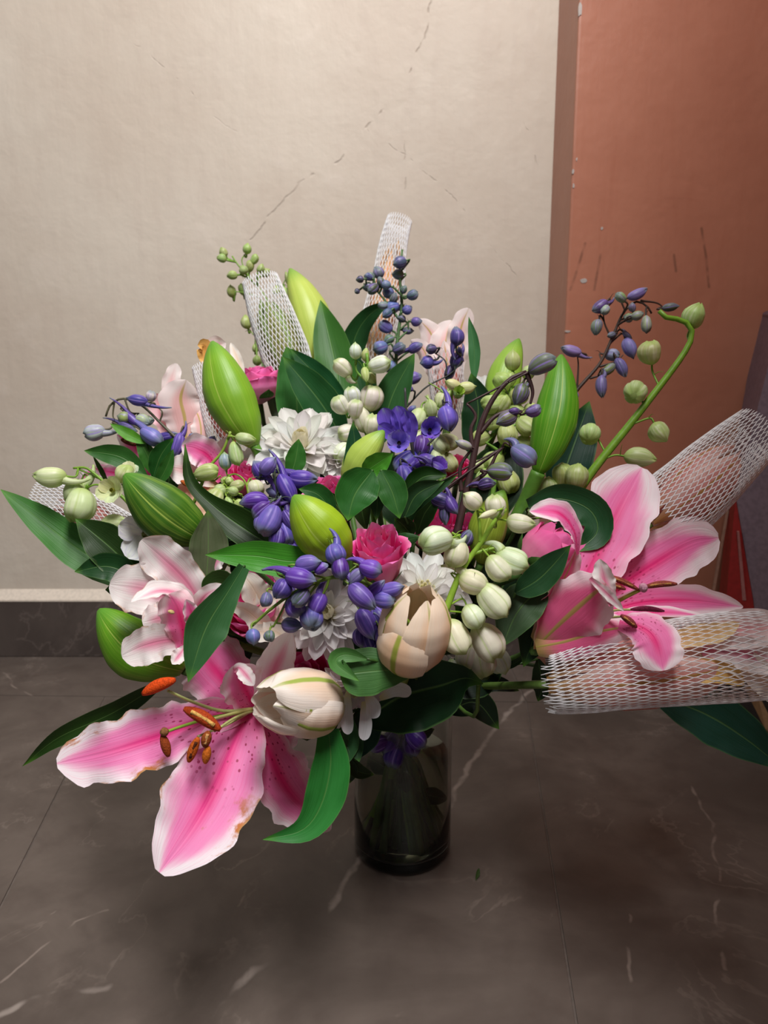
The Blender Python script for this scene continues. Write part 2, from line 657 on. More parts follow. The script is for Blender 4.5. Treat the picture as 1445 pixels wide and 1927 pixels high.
def shell(t, name, base, X, Y, Z, L, rprof, th, hw, wprof, mat, lip=0.0, ny=16, nx=9, color=None, flip=False, wave=0.0, zs=1.0):
    """a petal wrapped round an axis; rprof gives radius along its length, lip bends the last part outwards"""
    v = np.linspace(0, 1, ny)
    u = np.linspace(-1, 1, nx)
    r = np.interp(v, *zip(*rprof))
    z = v * L * zs
    z = z - np.where(v > 0.8, (v - 0.8) ** 2 * abs(lip) * L * 4, 0)
    r = r + np.where(v > 0.72, (v - 0.72) * lip * L, 0)
    wv = profile(wprof, v)
    V = np.zeros((ny, nx, 3))
    ph = random.uniform(0, 6)
    b, Xa, Ya, Za = (np.array(q) for q in (base, X, Y, Z))
    for j, uu in enumerate(u):
        a = th + uu * hw * wv
        rr = r * (1 + wave * np.sin(uu * 5 + ph) * v ** 3) * (1 - 0.05 * uu * uu)
        zz = z + wave * L * 0.25 * np.sin(uu * 4 + ph * 2) * v ** 4 - 0.06 * L * uu * uu * v
        V[:, j] = b + zz[:, None] * Za + (rr * np.cos(a))[:, None] * Xa + (rr * np.sin(a))[:, None] * Ya
    UV = np.stack([np.tile((u + 1) / 2, (ny, 1)), np.tile(v[:, None], (1, nx))], -1).reshape(-1, 2)
    fc = grid_faces(ny, nx)
    fc = [tuple(reversed(f)) for f in fc]       # front = inside of the cup
    if flip:
        fc = [tuple(reversed(f)) for f in fc]
    return link(name, mesh(name, V.reshape(-1, 3), fc, UV), mat, t, color)


def rose(t, base, top, R, d0, d1, color=(255, 255, 255), open_=1.0):
    b, e = P(*base, d0), P(*top, d1)
    ax = e - b
    L = ax.length
    X, Y, Z = frame_from(ax)
    Rm = R * d1 / FPX
    rings = [(4, 1.0, .84, .50, .75), (4, .86, .93, .30, .78), (4, .68, .98, .16, .8), (3, .50, 1.0, .08, .95), (3, .33, 1.0, .04, 1.0), (2, .18, 1.0, 0, 1.5)]
    a0 = random.uniform(0, 6)
    for i, (n, rr, h, lip, hw) in enumerate(rings):
        for k in range(n):
            th = a0 + i * 0.9 + 2 * PI * k / n
            rp = ((0, .12 * Rm), (.25, rr * Rm * .8), (.6, rr * Rm), (.85, rr * Rm * .97), (1, rr * Rm * .95))
            c = tuple(max(0, min(255, x * random.uniform(.94, 1.03))) for x in color)
            shell(t, 'petal', b, X, Y, Z, L * h, rp, th, hw * 2 * PI / n * 0.5 * 1.55, ((0, .5), (.3, .9), (.6, 1), (.85, .9), (.96, .6), (1, .4)), MAT['rose'], lip=lip * open_ * random.uniform(.8, 1.2), color=c, wave=0.05, ny=14, nx=9)
    for k in range(5):      # green sepals under the bloom
        th = a0 + 2 * PI * k / 5
        shell(t, 'sepal', b, X, Y, Z, L * .45, ((0, .1 * Rm), (.5, .85 * Rm), (1, 1.15 * Rm)), th, .42, 'leaf', MAT['leaf'], color=(70, 115, 50), ny=8, nx=5)
    stem(t, b, 0.0026, (60, 95, 40), -ax)


def _petal_unit(name, width, cupz, curl, tipn=0.0):
    ny, nx = 9, 5
    v = np.linspace(0, 1, ny)
    u = np.linspace(-1, 1, nx)
    wv = profile(((0, .35), (.3, .75), (.62, 1), (.85, .82), (.96, .45), (1, .12)), v) * width * .5
    V = np.zeros((ny, nx, 3))
    for j, uu in enumerate(u):
        V[:, j, 0] = v - curl * .35 * v ** 3
        V[:, j, 1] = uu * wv
        V[:, j, 2] = curl * v ** 2.2 + cupz * uu * uu * wv
    V[-1, nx // 2, 0] -= tipn
    UV = np.stack([np.tile((u + 1) / 2, (ny, 1)), np.tile(v[:, None], (1, nx))], -1).reshape(-1, 2)
    return mesh(name, V.reshape(-1, 3), [tuple(reversed(f)) for f in grid_faces(ny, nx)], UV)


PU = [_petal_unit('petal', .34, .9, .12), _petal_unit('petal', .38, .7, .02, .03), _petal_unit('petal', .36, 1.0, -.08, .02), _petal_unit('petal', .42, 1.1, .38)]


def place(t, name, me, mat, o, X, Y, Z, az, r0, el, l, color=None, wscale=1.0):
    """unit petal lying along +x, set at azimuth az on a disc with normal Z"""
    fr = Matrix(((X.x, Y.x, Z.x, o.x), (X.y, Y.y, Z.y, o.y), (X.z, Y.z, Z.z, o.z), (0, 0, 0, 1)))
    m = fr @ Matrix.Rotation(az, 4, 'Z') @ Matrix.Translation((r0, 0, 0)) @ Matrix.Rotation(-el, 4, 'Y') @ Matrix.Diagonal((l, l * wscale, l, 1))
    return link(name, me, mat, t, color, m)


def chrys(t, c, d, R, facing, rings=None, tint=(244, 243, 240), disc=False, keep=None):
    o = P(*c, d)
    X, Y, Z = frame_from(facing)
    Rm = R * d / FPX
    rings = rings or [(13, -6, 1.0), (13, 10, .95), (12, 26, .84), (10, 44, .7), (8, 62, .55), (7, 78, .42), (4, 88, .36)]
    for i, (n, el, l) in enumerate(rings):
        for k in range(n):
            az = 2 * PI * (k + .5 * (i % 2)) / n + random.uniform(-.12, .12)
            if keep and not keep(az, i):
                continue
            me = PU[3] if el > 60 else random.choice(PU[:3])
            cc = (248, 242, 214) if el > 60 else tuple(x - random.uniform(0, 8) for x in tint)
            place(t, 'petal', me, MAT['chrys'], o, X, Y, Z, az, Rm * .06, math.radians(el + random.uniform(-6, 6)), Rm * l * random.uniform(.86, 1.08), cc, random.uniform(.95, 1.3))
    if disc:
        for k in range(34):
            a, rr = k * 2.4, math.sqrt(k / 34) * .26
            place(t, 'disc_floret', PU[3], MAT['chrys'], o + Z * Rm * .05 + (X * math.cos(a) + Y * math.sin(a)) * rr * Rm, X, Y, Z, a, 0, math.radians(80 - rr * 90), Rm * .2, (246, 240, 190))
    # green cup under the petals
    V, fc, UV = tube_geo([o - Z * Rm * .22, o - Z * Rm * .1, o + Z * Rm * .02], [Rm * .06, Rm * .2, Rm * .16], 12)
    link('calyx', mesh('calyx', V, fc, UV), MAT['stem'], t, (80, 110, 50))
    stem(t, o - Z * Rm * .2, 0.002, (70, 105, 45), -Z)


def _bud_unit(name, lobes, prof, depth, ny=16, nt=30, nip=0.0):
    v = np.linspace(0, 1, ny)
    r = profile(prof, v) * .5
    th = np.linspace(0, 2 * PI, nt, endpoint=False)
    V = np.zeros((ny, nt, 3))
    UV = np.zeros((ny, nt, 2))
    for j, t_ in enumerate(th):
        q = abs(((t_ * lobes / (2 * PI)) % 1) - .5) * 2
        k = 1 - depth * (q ** 4) * np.sin(v * PI) ** .5
        V[:, j, 0] = r * k * (1 + .07 * math.cos(t_)) * math.cos(t_) + .06 * np.sin(v * PI)
        V[:, j, 1] = r * k * math.sin(t_)
        V[:, j, 2] = v + (.05 * math.sin(2 * t_ + 1) - .05 * q) * v ** 6
        UV[:, j] = np.stack([np.full(ny, (t_ / (2 * PI) + .5 / lobes) % 1), v], -1)
    fc = grid_faces(ny, nt, True)
    fc.append(tuple(range(nt - 1, -1, -1)))
    fc.append(tuple(range((ny - 1) * nt, ny * nt)))
    return mesh(name, V.reshape(-1, 3), fc, UV.reshape(-1, 2))


_bp = ((0, .2), (.08, .62), (.25, .93), (.45, 1), (.65, .93), (.84, .62), (.95, .3), (1, .1))
_bo = ((0, .2), (.08, .55), (.25, .85), (.5, 1), (.72, .98), (.9, .75), (.98, .5), (1, .3))
BUDS = {m: [_bud_unit('bud', 5, _bp, .05), _bud_unit('bud', 5, _bo, .10)] for m in ('bud', 'bud_purple')}
_s = cat([(0.12, 0, .22), (.22, 0, .02), (.26, 0, -.28), (.20, 0, -.58), (.08, 0, -.80)], 12)
_sv, _sf, _su = tube_geo(_s, np.linspace(.24, .045, 12), 8)
SPUR = {m: mesh('spur', _sv, _sf, _su) for m in ('bud', 'bud_purple')}
for _m in BUDS:
    for _b in BUDS[_m]:
        _b.materials.append(MAT[_m])
    SPUR[_m].materials.append(MAT[_m])


def pbud(t, x, y, L, W, ang, d, color, mat='bud', tilt=15, spur=0, kind=0, roll=None, spurcolor=None):
    c = P(x, y, d)
    a = math.radians(ang)
    ti = math.radians(tilt)
    ax = (RT * math.cos(a) + UP * math.sin(a)) * math.cos(ti) - FW * math.sin(ti)
    Lm, Wm = L * d / FPX, W * d / FPX
    Z = ax.normalized()
    X = Z.cross(FW).normalized()
    Y = Z.cross(X)
    rl = random.uniform(0, 6) if roll is None else math.radians(roll)
    b = c - Z * Lm * .5
    fr = Matrix(((X.x, Y.x, Z.x, b.x), (X.y, Y.y, Z.y, b.y), (X.z, Y.z, Z.z, b.z), (0, 0, 0, 1)))
    col = tuple(max(0, min(255, q + random.uniform(-10, 10))) for q in color)
    o = link('bud', BUDS[mat][kind], MAT[mat], t, col, fr @ Matrix.Rotation(rl, 4, 'Z') @ Matrix.Diagonal((Wm, Wm, Lm, 1)))
    if spur:
        s = link('spur', SPUR[mat], MAT[mat], o, spurcolor or tuple(q * .92 for q in col))
        s.matrix_basis = Matrix.Rotation(math.radians(0 if spur > 0 else 180) - rl, 4, 'Z') @ Matrix.Diagonal((1, 1, abs(spur), 1))
    return b, Z, Lm


def delph(name, label, stems, d, buds, color, mat='bud', stemcol=(95, 140, 50), sr=5, pedcol=None, root=True, group=None, r_end=0.55, spurcolor=None):
    """stems: list of pixel polylines from low to tip; buds: (x, y, L, W, ang[, spur[, kind[, tilt[, color[, dd]]]]])"""
    at = stems[0][0]
    t = flower(name, label, 'delphinium', group, (at[0], at[1], d))
    samples = []
    for i, pl in enumerate(stems):
        p3 = px3(pl, d)
        r = sr * d / FPX * (1 if i == 0 else .6)
        tube(t, 'flower_stalk', p3, r, MAT['stem'], stemcol, n=26, ns=8, r1=r * r_end)
        samples.append(cat(p3, 60))
    S = np.vstack(samples)
    for bd in buds:
        x, y, L, W, ang = bd[:5]
        spur = bd[5] if len(bd) > 5 else 0
        kind = bd[6] if len(bd) > 6 else random.choice((0, 0, 1))
        tilt = bd[7] if len(bd) > 7 and bd[7] is not None else random.uniform(5, 28)
        cc = bd[8] if len(bd) > 8 and bd[8] else color
        dd = d + (bd[9] if len(bd) > 9 else random.uniform(-.012, .006))
        b, Z, Lm = pbud(t, x, y, L, W, ang, dd, cc, mat, tilt, spur, kind, spurcolor=spurcolor)
        bn = np.array(b)
        dist = np.linalg.norm(S - bn, axis=1)
        j = int(np.argmin(dist + 0.25 * np.maximum(0, S[:, 2] - bn[2])))
        q = Vector(S[max(0, j - 3)])
        if (q - b).length > 0.002:
            S_ = cat([b + Z * Lm * .06, b - Z * Lm * .28, q.lerp(b, .35) - Z * Lm * .12, q], 10)
            V_, f_, u_ = tube_geo(S_, max(0.0005, 1.9 * d / FPX), 6)
            for w_ in range(random.choice((0, 1, 1, 2))):      # hair-fine bracts under the bud
                k_ = Vector((random.uniform(-1, 1), random.uniform(-1, .3), random.uniform(-.6, 1))).normalized() * Lm * random.uniform(.25, .45)
                o_ = Vector(S_[random.choice((2, 3, 4))])
                v2, f2, u2 = tube_geo(cat([o_, o_ + k_ * .55 + Vector((0, 0, .0012)), o_ + k_], 6), np.linspace(.0004, .00012, 6), 4)
                f_ = f_ + [tuple(i + len(V_) for i in f) for f in f2]
                V_ = V_ + v2
                u_ = u_ + u2
            link('pedicel', mesh('pedicel', V_, f_, u_), MAT['stem'], t, pedcol or stemcol)
    if root:
        p0 = px3(stems[0], d)
        stem(t, p0[0], sr * d / FPX, stemcol, p0[0] - p0[1])
    return t


def _sepal_unit():
    ny, nx = 9, 7
    v = np.linspace(0, 1, ny)
    u = np.linspace(-1, 1, nx)
    wv = profile(((0, .3), (.3, .8), (.6, 1), (.85, .9), (.96, .5), (1, .2)), v) * .42
    V = np.zeros((ny, nx, 3))
    for j, uu in enumerate(u):
        V[:, j, 0] = v
        V[:, j, 1] = uu * wv
        V[:, j, 2] = .55 * v ** 1.5 - .12 * v ** 5 + .35 * uu * uu * wv + .05 * np.sin(v * 9 + uu * 3) * abs(uu)
    UV = np.stack([np.tile((u + 1) / 2, (ny, 1)), np.tile(v[:, None], (1, nx))], -1).reshape(-1, 2)
    return mesh('sepal', V.reshape(-1, 3), [tuple(reversed(f)) for f in grid_faces(ny, nx)], UV)


SEPAL = _sepal_unit()


def floret(t, x, y, R, d, facing, color, eye=(60, 45, 50), el=18, n=5):
    """an open delphinium floret: five broad sepals round a small cluster of eye petals"""
    o = P(x, y, d)
    X, Y, Z = frame_from(facing)
    Rm = R * d / FPX
    for k in range(n):
        cc = tuple(max(0, min(255, q + random.uniform(-12, 12))) for q in color)
        place(t, 'sepal', SEPAL, MAT['sepal'], o, X, Y, Z, 2 * PI * k / n + random.uniform(-.15, .15), 0, math.radians(el + random.uniform(-8, 8)), Rm * random.uniform(.9, 1.08), cc)
    for k in range(4):
        place(t, 'eye_petal', PU[3], MAT['sepal'], o + Z * Rm * .12, X, Y, Z, 2 * PI * k / 4 + .4, Rm * .03, math.radians(55), Rm * .42, eye, 1.5)


def net_sleeve(name, label, path, d, n=48, cells=36, th=1.25, flat=0.8, frayed=0.0, color=(252, 252, 254)):
    """path: (x, y, radius_px) along the sleeve; crossing plastic strands form the lozenge mesh"""
    p3 = px3([(q[0], q[1]) for q in path], d)
    m = 120
    S = cat(p3, m)
    dm = np.array([(Vector(s) - CAM).dot(FW) for s in S])
    rad = np.interp(np.linspace(0, 1, m), np.linspace(0, 1, len(path)), [q[2] for q in path]) * dm / FPX
    T = nrm(np.gradient(S, axis=0))
    Vd = nrm(CAMN - S)
    A = nrm(np.cross(T, Vd))
    B = np.cross(A, T)
    V, Fc = [], []
    r = th * float(np.mean(dm)) / FPX * .5
    ks = []
    for j in range(cells):
        ks += [(j + .0, j), (j + .22, j)]
    for k in range(n):
        pts = []
        stop = cells * (1 - (random.uniform(0, .06) if frayed else 0))
        start = cells * (random.uniform(0, .04) if frayed else 0)
        for s, j in ks:
            # zigzag: neighbours touch for a while, then part
            ph = (j + k) % 2
            a0 = .46 if ph else -.46
            pts.append((s + .0, k + a0))
        pts2 = []
        for q, (s, kk) in enumerate(pts):
            if s < start or s > stop:
                continue
            f = s / cells * (m - 1)
            i0 = min(int(f), m - 2)
            w = f - i0
            c = S[i0] * (1 - w) + S[i0 + 1] * w
            a = A[i0] * (1 - w) + A[i0 + 1] * w
            b = B[i0] * (1 - w) + B[i0 + 1] * w
            R = rad[i0] * (1 - w) + rad[i0 + 1] * w
            t_ = 2 * PI * kk / n
            pts2.append(c + R * (math.cos(t_) * a + flat * math.sin(t_) * b))
        if len(pts2) < 3:
            continue
        vv, ff, _ = tube_geo(pts2, r, 4)
        o = len(V)
        V += vv
        Fc += [tuple(i + o for i in f) for f in ff]
    me = mesh(name, V, Fc)
    o = link(name, me, MAT['net'], None, color)
    o['label'] = label
    o['category'] = 'net sleeve'
    return o


def lf(t, pts, w, col, d=0.5, prof='leaf', cup=0.4, twist=None, **kw):
    tw = twist if twist is not None else (random.uniform(-14, 14), random.uniform(-14, 14))
    c = tuple(max(0, q + random.uniform(-4, 4)) for q in col)
    return blade(t, 'leaf', pts, w, MAT['leaf'], d, prof, cup, twist=tw, color=c, wave=kw.pop('wave', .05), fold=kw.pop('fold', .12), **kw)


def sprig(label, leaves, at=None, name='leafy_sprig', link_pts=None, stemd=None, r=0.0018):
    """leaves: (pts, w, colour, d, extra) ; the sprig's stalk runs from the leaf bases to the vase"""
    p0 = leaves[0][0][0]
    d0 = leaves[0][3][0] if isinstance(leaves[0][3], tuple) else leaves[0][3]
    a = at or (p0[0], p0[1], d0)
    t = flower(name, label, 'foliage', None, a)
    top = P(*a)
    for pts, w, col, d, *ex in leaves:
        kw = ex[0] if ex else {}
        lf(t, pts, w, col, d, **kw)
        b = px3(pts, d)[0]
        if (b - top).length > 0.004:
            tube(t, 'leaf_stalk', [b, b.lerp(top, .5) + FW * .004, top], 0.0009, MAT['stem'], (60, 95, 40), n=8, ns=6)
    stem(t, top, r, (60, 92, 40), None)
    return t


DK, MD, LT, GR, TL = (36, 63, 21), (56, 106, 40), (92, 160, 48), (96, 102, 78), (28, 62, 46)
WHT = (255, 255, 255)

# ------------------------------------------------------------------ the setting
def struct(o, label=None):
    o['kind'] = 'structure'
    if label:
        o['label'] = label
    return o


def box_mesh(name, x0, x1, y0, y1, z0, z1, bevel=0.0):
    import bmesh
    bm = bmesh.new()
    r = bmesh.ops.create_cube(bm, size=1.0)
    for v in bm.verts:
        v.co = Vector((x0 + (v.co.x + .5) * (x1 - x0), y0 + (v.co.y + .5) * (y1 - y0), z0 + (v.co.z + .5) * (z1 - z0)))
    if bevel:
        bmesh.ops.bevel(bm, geom=bm.edges[:], offset=bevel, segments=2, affect='EDGES', profile=.6)
    me = bpy.data.meshes.new(name)
    bm.to_mesh(me)
    bm.free()
    return me


def prism_mesh(name, poly, z0, z1, bevel=0.0):
    import bmesh
    bm = bmesh.new()
    vs = [bm.verts.new((p[0], p[1], z1)) for p in poly]
    f = bm.faces.new(vs)
    f.normal_update()
    if f.normal.z < 0:
        f.normal_flip()
    r = bmesh.ops.extrude_face_region(bm, geom=[f])
    for e in r['geom']:
        if isinstance(e, bmesh.types.BMVert):
            e.co.z = z0
    bm.normal_update()
    bmesh.ops.recalc_face_normals(bm, faces=bm.faces[:])
    if bevel:
        top = [e for e in bm.edges if all(abs(v.co.z - z1) < 1e-6 for v in e.verts)]
        bmesh.ops.bevel(bm, geom=top, offset=bevel, segments=2, affect='EDGES', profile=.6)
    me = bpy.data.meshes.new(name)
    bm.to_mesh(me)
    bm.free()
    return me


YW = 1.154          # plaster wall
YP = 1.035          # front of the terracotta pier
XPIER = onY(1050, 0, YW).x
XPIER = 0.5 * (XPIER + onY(1031, 600, YW).x)


def wall_material():
    g = G('plaster_beige')
    p = g.pos()
    jit = g.vmath('SCALE', g.vmath('SUBTRACT', g.node('ShaderNodeTexNoise').outputs['Color'], (.5, .5, .5)), 0.02)
    nz = jit.node
    # wobble of the hairline cracks
    nn = [n for n in g.nt.nodes if n.type == 'TEX_NOISE'][0]
    g.put(nn.inputs['Vector'], p)
    nn.inputs['Scale'].default_value = 26
    nn.inputs['Detail'].default_value = 3
    q = g.vmath('ADD', p, jit)
    def W(*pl):
        return [tuple(onY(x, y, YW)) for x, y in pl]
    cracks = [W((815, -30), (798, 70), (765, 150), (735, 190), (690, 240), (640, 298), (560, 345), (505, 410), (470, 450))]
    faint = [W((690, 240), (760, 290), (850, 370), (940, 480), (1030, 590)), W((180, 0), (240, 70), (330, 140), (400, 215), (470, 265)),
             W((960, 180), (1000, 260), (1020, 330)), W((762, 240), (760, 400))]
    d1 = g.segs(q, cracks)
    d2 = g.segs(q, faint)
    br = g.noise(p, 9, 3)
    c1 = g.m('MULTIPLY', g.ss(d1, 0.0003, 0.0022, 1, 0), g.ss(br, .2, .45))
    c2 = g.m('MULTIPLY', g.ss(d2, 0.0002, 0.0012, 1, 0), g.ss(br, .36, .55))
    n1 = g.noise(p, 3.2, 5, .6)
    n2 = g.noise(g.vmath('MULTIPLY', p, (60, 60, 9)), 1.0, 4, .6)
    n3 = g.noise(p, 10, 4, .55, .3)
    n4 = g.noise(p, 46, 4, .6)
    col = g.mix(g.ss(n1, .3, .7), lin((196, 182, 167)), lin((206, 195, 181)))
    col = g.mix(g.ss(n2, .45, .75, 0, .2), col, lin((184, 168, 156)))
    col = g.mix(g.ss(n3, .58, .75, 0, .45), col, lin((214, 202, 190)))
    col = g.mix(g.m('MULTIPLY', c1, .3), col, lin((112, 98, 88)))
    col = g.mix(g.m('MULTIPLY', c2, .25), col, lin((130, 116, 104)))
    h = g.m('ADD', g.m('ADD', g.m('MULTIPLY', n3, 1.0), g.m('MULTIPLY', n4, .25)), g.m('MULTIPLY', n2, .16))
    h = g.m('SUBTRACT', h, g.m('ADD', g.m('MULTIPLY', c1, .35), g.m('MULTIPLY', c2, .2)))
    sh = g.principled(col, 0.55, 0.35, g.bump(h, 0.5, 0.005))
    return g.finish(sh)


def pier_material():
    g = G('plaster_terracotta')
    p = g.pos()
    n1 = g.noise(p, 4, 5, .6)
    n2 = g.noise(g.vmath('MULTIPLY', p, (70, 70, 7)), 1.0, 4, .6)
    n3 = g.noise(p, 9, 4, .55, .3)
    n4 = g.noise(p, 60, 3)
    col = g.mix(g.ss(n1, .3, .7), lin((172, 110, 87)), lin((184, 122, 98)))
    col = g.mix(g.ss(n2, .5, .8, 0, .4), col, lin((170, 106, 82)))
    sc = g.noise(g.vmath('MULTIPLY', p, (22, 22, 3.2)), 1.0, 3, .5)
    col = g.mix(g.m('MULTIPLY', g.ss(sc, .70, .76), .55), col, lin((92, 62, 46)))
    def Wp(*pl):
        return [tuple(onY(x, y, YP)) for x, y in pl]
    scuff = g.segs(p, [Wp((1101, 458), (1087, 505), (1073, 545)), Wp((1130, 480), (1118, 545)), Wp((1320, 430), (1328, 480), (1334, 540)), Wp((1268, 480), (1272, 510))])
    col = g.mix(g.m('MULTIPLY', g.ss(scuff, .0004, .003, 1, 0), g.ss(n4, .35, .6, .12, .5)), col, lin((84, 58, 46)))
    h = g.m('ADD', g.m('ADD', n3, g.m('MULTIPLY', n4, .2)), g.m('MULTIPLY', n2, .15))
    sh = g.principled(col, 0.42, 0.45, g.bump(h, 0.4, 0.005))
    return g.finish(sh)


def tile_material():
    g = G('stone_tile')
    p = g.pos()
    nn = g.node('ShaderNodeTexNoise')
    g.put(nn.inputs['Vector'], p)
    nn.inputs['Scale'].default_value = 14
    nn.inputs['Detail'].default_value = 4
    q = g.vmath('ADD', p, g.vmath('SCALE', g.vmath('SUBTRACT', nn.outputs['Color'], (.5, .5, .5)), 0.03))
    def gp(*pl):
        return [tuple(ground(x, y)) for x, y in pl]
    big = [gp((350, 1960), (400, 1910), (470, 1830), (560, 1790), (600, 1740), (640, 1660), (668, 1610)),
           gp((1000, 1300), (960, 1330), (905, 1410), (865, 1470), (850, 1520)),
           gp((-20, 1925), (60, 1890), (120, 1875), (200, 1862))]
    fine = [gp((490, 1600), (470, 1660), (452, 1705)), gp((1185, 1720), (1190, 1800), (1180, 1860)), gp((1300, 1480), (1340, 1550), (1350, 1700), (1370, 1830)), gp((-20, 1870), (60, 1800), (130, 1740), (200, 1710)), gp((0, 1250), (20, 1290), (60, 1310))]
    d1, d2 = g.segs(q, big), g.segs(q, fine)
    n1 = g.noise(p, 5, 6, .65, .6)
    n2 = g.noise(p, 22, 5, .6, .4)
    n3 = g.noise(p, 3, 6, .6, 1.6)
    vein = g.ss(g.m('ABSOLUTE', g.m('SUBTRACT', n3, .5)), 0, .012, 1, 0)
    col = g.mix(g.ss(n1, .3, .7), lin((84, 74, 68)), lin((106, 95, 88)))
    col = g.mix(g.ss(n2, .4, .75, 0, .5), col, lin((76, 65, 60)))
    col = g.mix(g.m('MULTIPLY', vein, g.ss(n1, .45, .65, 0, .28)), col, lin((158, 144, 134)))
    col = g.mix(g.m('MULTIPLY', g.ss(d1, .0008, .0045, 1, 0), g.ss(n2, .3, .6, .25, .6)), col, lin((172, 160, 152)))
    col = g.mix(g.m('MULTIPLY', g.ss(d2, .0004, .0025, 1, 0), g.ss(n2, .3, .6, .15, .45)), col, lin((165, 150, 140)))
    sh = g.principled(col, 0.42, 0.35, g.bump(n2, .06, .001))
    return g.finish(sh)


def skirting_material():
    g = G('stone_skirting')
    p = g.pos()
    n1 = g.noise(p, 8, 6, .65, .6)
    n3 = g.noise(p, 5, 6, .6, 1.6)
    vein = g.ss(g.m('ABSOLUTE', g.m('SUBTRACT', n3, .5)), 0, .02, 1, 0)
    col = g.mix(g.ss(n1, .3, .7), lin((70, 61, 57)), lin((86, 76, 71)))
    col = g.mix(g.m('MULTIPLY', vein, .25), col, lin((130, 116, 110)))
    sh = g.principled(col, 0.45, 0.35)
    return g.finish(sh)


MW, MP, MT, MS = wall_material(), pier_material(), tile_material(), skirting_material()

floor_base = struct(link('floor', box_mesh('floor', -1.6, 1.4, -1.2, YW + .1, -.05, -.0013), MAT['stem'], None, (104, 94, 88)))
J1a, J1b = ground(990, 1320), ground(1085, 1927)
J2a, J2b = ground(108, 1494), ground(0, 1710)
Ha, Hb = ground(0, 1308), ground(230, 1311)


def at_y(a, b, y):
    t = (y - a.y) / (b.y - a.y)
    return a.x + (b.x - a.x) * t


def hy(x):
    return Ha.y + (Hb.y - Ha.y) * (x - Ha.x) / (Hb.x - Ha.x)


gp_, YN, YF = .0010, .02, YW - .001
xj1 = at_y(J1a, J1b, hy(.25))
xj2 = at_y(J2a, J2b, hy(-.6))
TW = 0.62
tiles = [
    [(xj2 + gp_, hy(xj2) - gp_), (xj1 - gp_, hy(xj1) - gp_), (at_y(J1a, J1b, YN) - gp_, YN), (at_y(J2a, J2b, YN) + gp_, YN)],
    [(xj1 + gp_, hy(xj1) - gp_), (1.35, hy(1.35) - gp_), (1.35, YN), (at_y(J1a, J1b, YN) + gp_, YN)],
    [(-1.55, hy(-1.55) - gp_), (xj2 - gp_, hy(xj2) - gp_), (at_y(J2a, J2b, YN) - gp_, YN), (-1.55, YN)],
    [(-1.55, YF), (-.295, YF), (-.365, hy(-.365) + gp_), (-1.55, hy(-1.55) + gp_)],
    [(-.293, YF), (xj1 - gp_, YF), (xj1 - gp_, hy(xj1) + gp_), (-.363, hy(-.363) + gp_)],
    [(xj1 + gp_, YF), (1.35, YF), (1.35, hy(1.35) + gp_), (xj1 + gp_, hy(xj1) + gp_)],
    [(-1.55, YN - 2 * gp_), (1.35, YN - 2 * gp_), (1.35, -1.15), (-1.55, -1.15)],
]
for tl in tiles:
    link('tile', prism_mesh('tile', tl, -.0012, 0.0, .0004), MT, floor_base)

wall = struct(link('wall_back', box_mesh('wall_back', -1.6, 1.4, YW, YW + .1, -.05, 2.6), MW))
pier = struct(link('wall_right', box_mesh('wall_right', XPIER, 1.4, YP, YW + .05, -.02, 2.6, .0035), MP), 'terracotta painted pier projecting from the beige wall')
# chipped paint on the pier's corner and front
chips = [((1091, 17, 9, 26), YP), ((1078, 323, 5, 12), YP), ((1079, 350, 4, 10), YP), ((1099, 528, 16, 9), YP), ((1132, 430, 6, 6), YP), ((1068, 624, 12, 5), YP), ((1085, 300, 3, 7), YP)]
for (x, y, w, h), Y in chips:
    c = onY(x, y, Y)
    s = Y / FPX
    n = 9
    V = [(c.x + w * s * .5 * math.cos(k * 2 * PI / n) * random.uniform(.6, 1.1), Y - .0006, c.z + h * s * .5 * math.sin(k * 2 * PI / n) * random.uniform(.6, 1.1)) for k in range(n)]
    V += [(p[0], Y + .001, p[2]) for p in V]
    fc = [tuple(range(n))] + [(k, (k + 1) % n, n + (k + 1) % n, n + k) for k in range(n)]
    link('paint_chip', mesh('paint_chip', V, fc, smooth=False), MAT['filament'], pier, (205, 196, 190))

# unseen wall added right of the frame to shade the pier and floor
struct(link('light_blocker_side', prism_mesh('light_blocker_side', [(.62, YP - .002), (.27, .26), (.36, .26), (.7, YP - .002)], -.02, 2.6), MP))

# skirting tiles with a pale cement ledge above
zb0, zb1 = onY(0, 1132, YW - .011).z, onY(0, 1110, YW - .005).z
xs = [-1.6, -.98, -.36, XPIER - .002]
sk = struct(link('baseboard_back', box_mesh('baseboard_back', -1.6, XPIER - .001, YW - .0035, YW + .001, 0, zb0 - .001), MAT['stem'], None, (110, 98, 90)))
for a, b in zip(xs[:-1], xs[1:]):
    link('skirting_tile', box_mesh('skirting_tile', a + .0006, b - .0006, YW - .012, YW - .003, 0.0008, zb0, .0008), MS, sk)
ly = [(YW - .0125, zb0 + .0004), (YW - .0125, zb0 + .003), (YW - .0005, zb1), (YW + .001, zb1), (YW + .001, zb0 + .0004)]
lv = [(x, y, z) for x in (-1.6, XPIER - .001) for y, z in ly]
struct(link('trim_1', mesh('trim_1', lv, [(0, 1, 2, 3, 4), (9, 8, 7, 6, 5)] + [(k, 5 + k, 5 + (k + 1) % 5, (k + 1) % 5) for k in range(5)], smooth=False), MAT['filament'], None, (244, 230, 214)), 'pale cement fillet above the dark skirting')
# unseen low block, added right of the frame to shade the lower pier
struct(link('light_blocker_low', box_mesh('light_blocker_low', .175, .9, .10, .22, -.02, 1.52, .003), MP))
sk2 = struct(link('baseboard_pier', box_mesh('baseboard_pier', XPIER - .009, 0.62, YP - .011, YP - .002, 0.0008, zb0, .0008), MS))

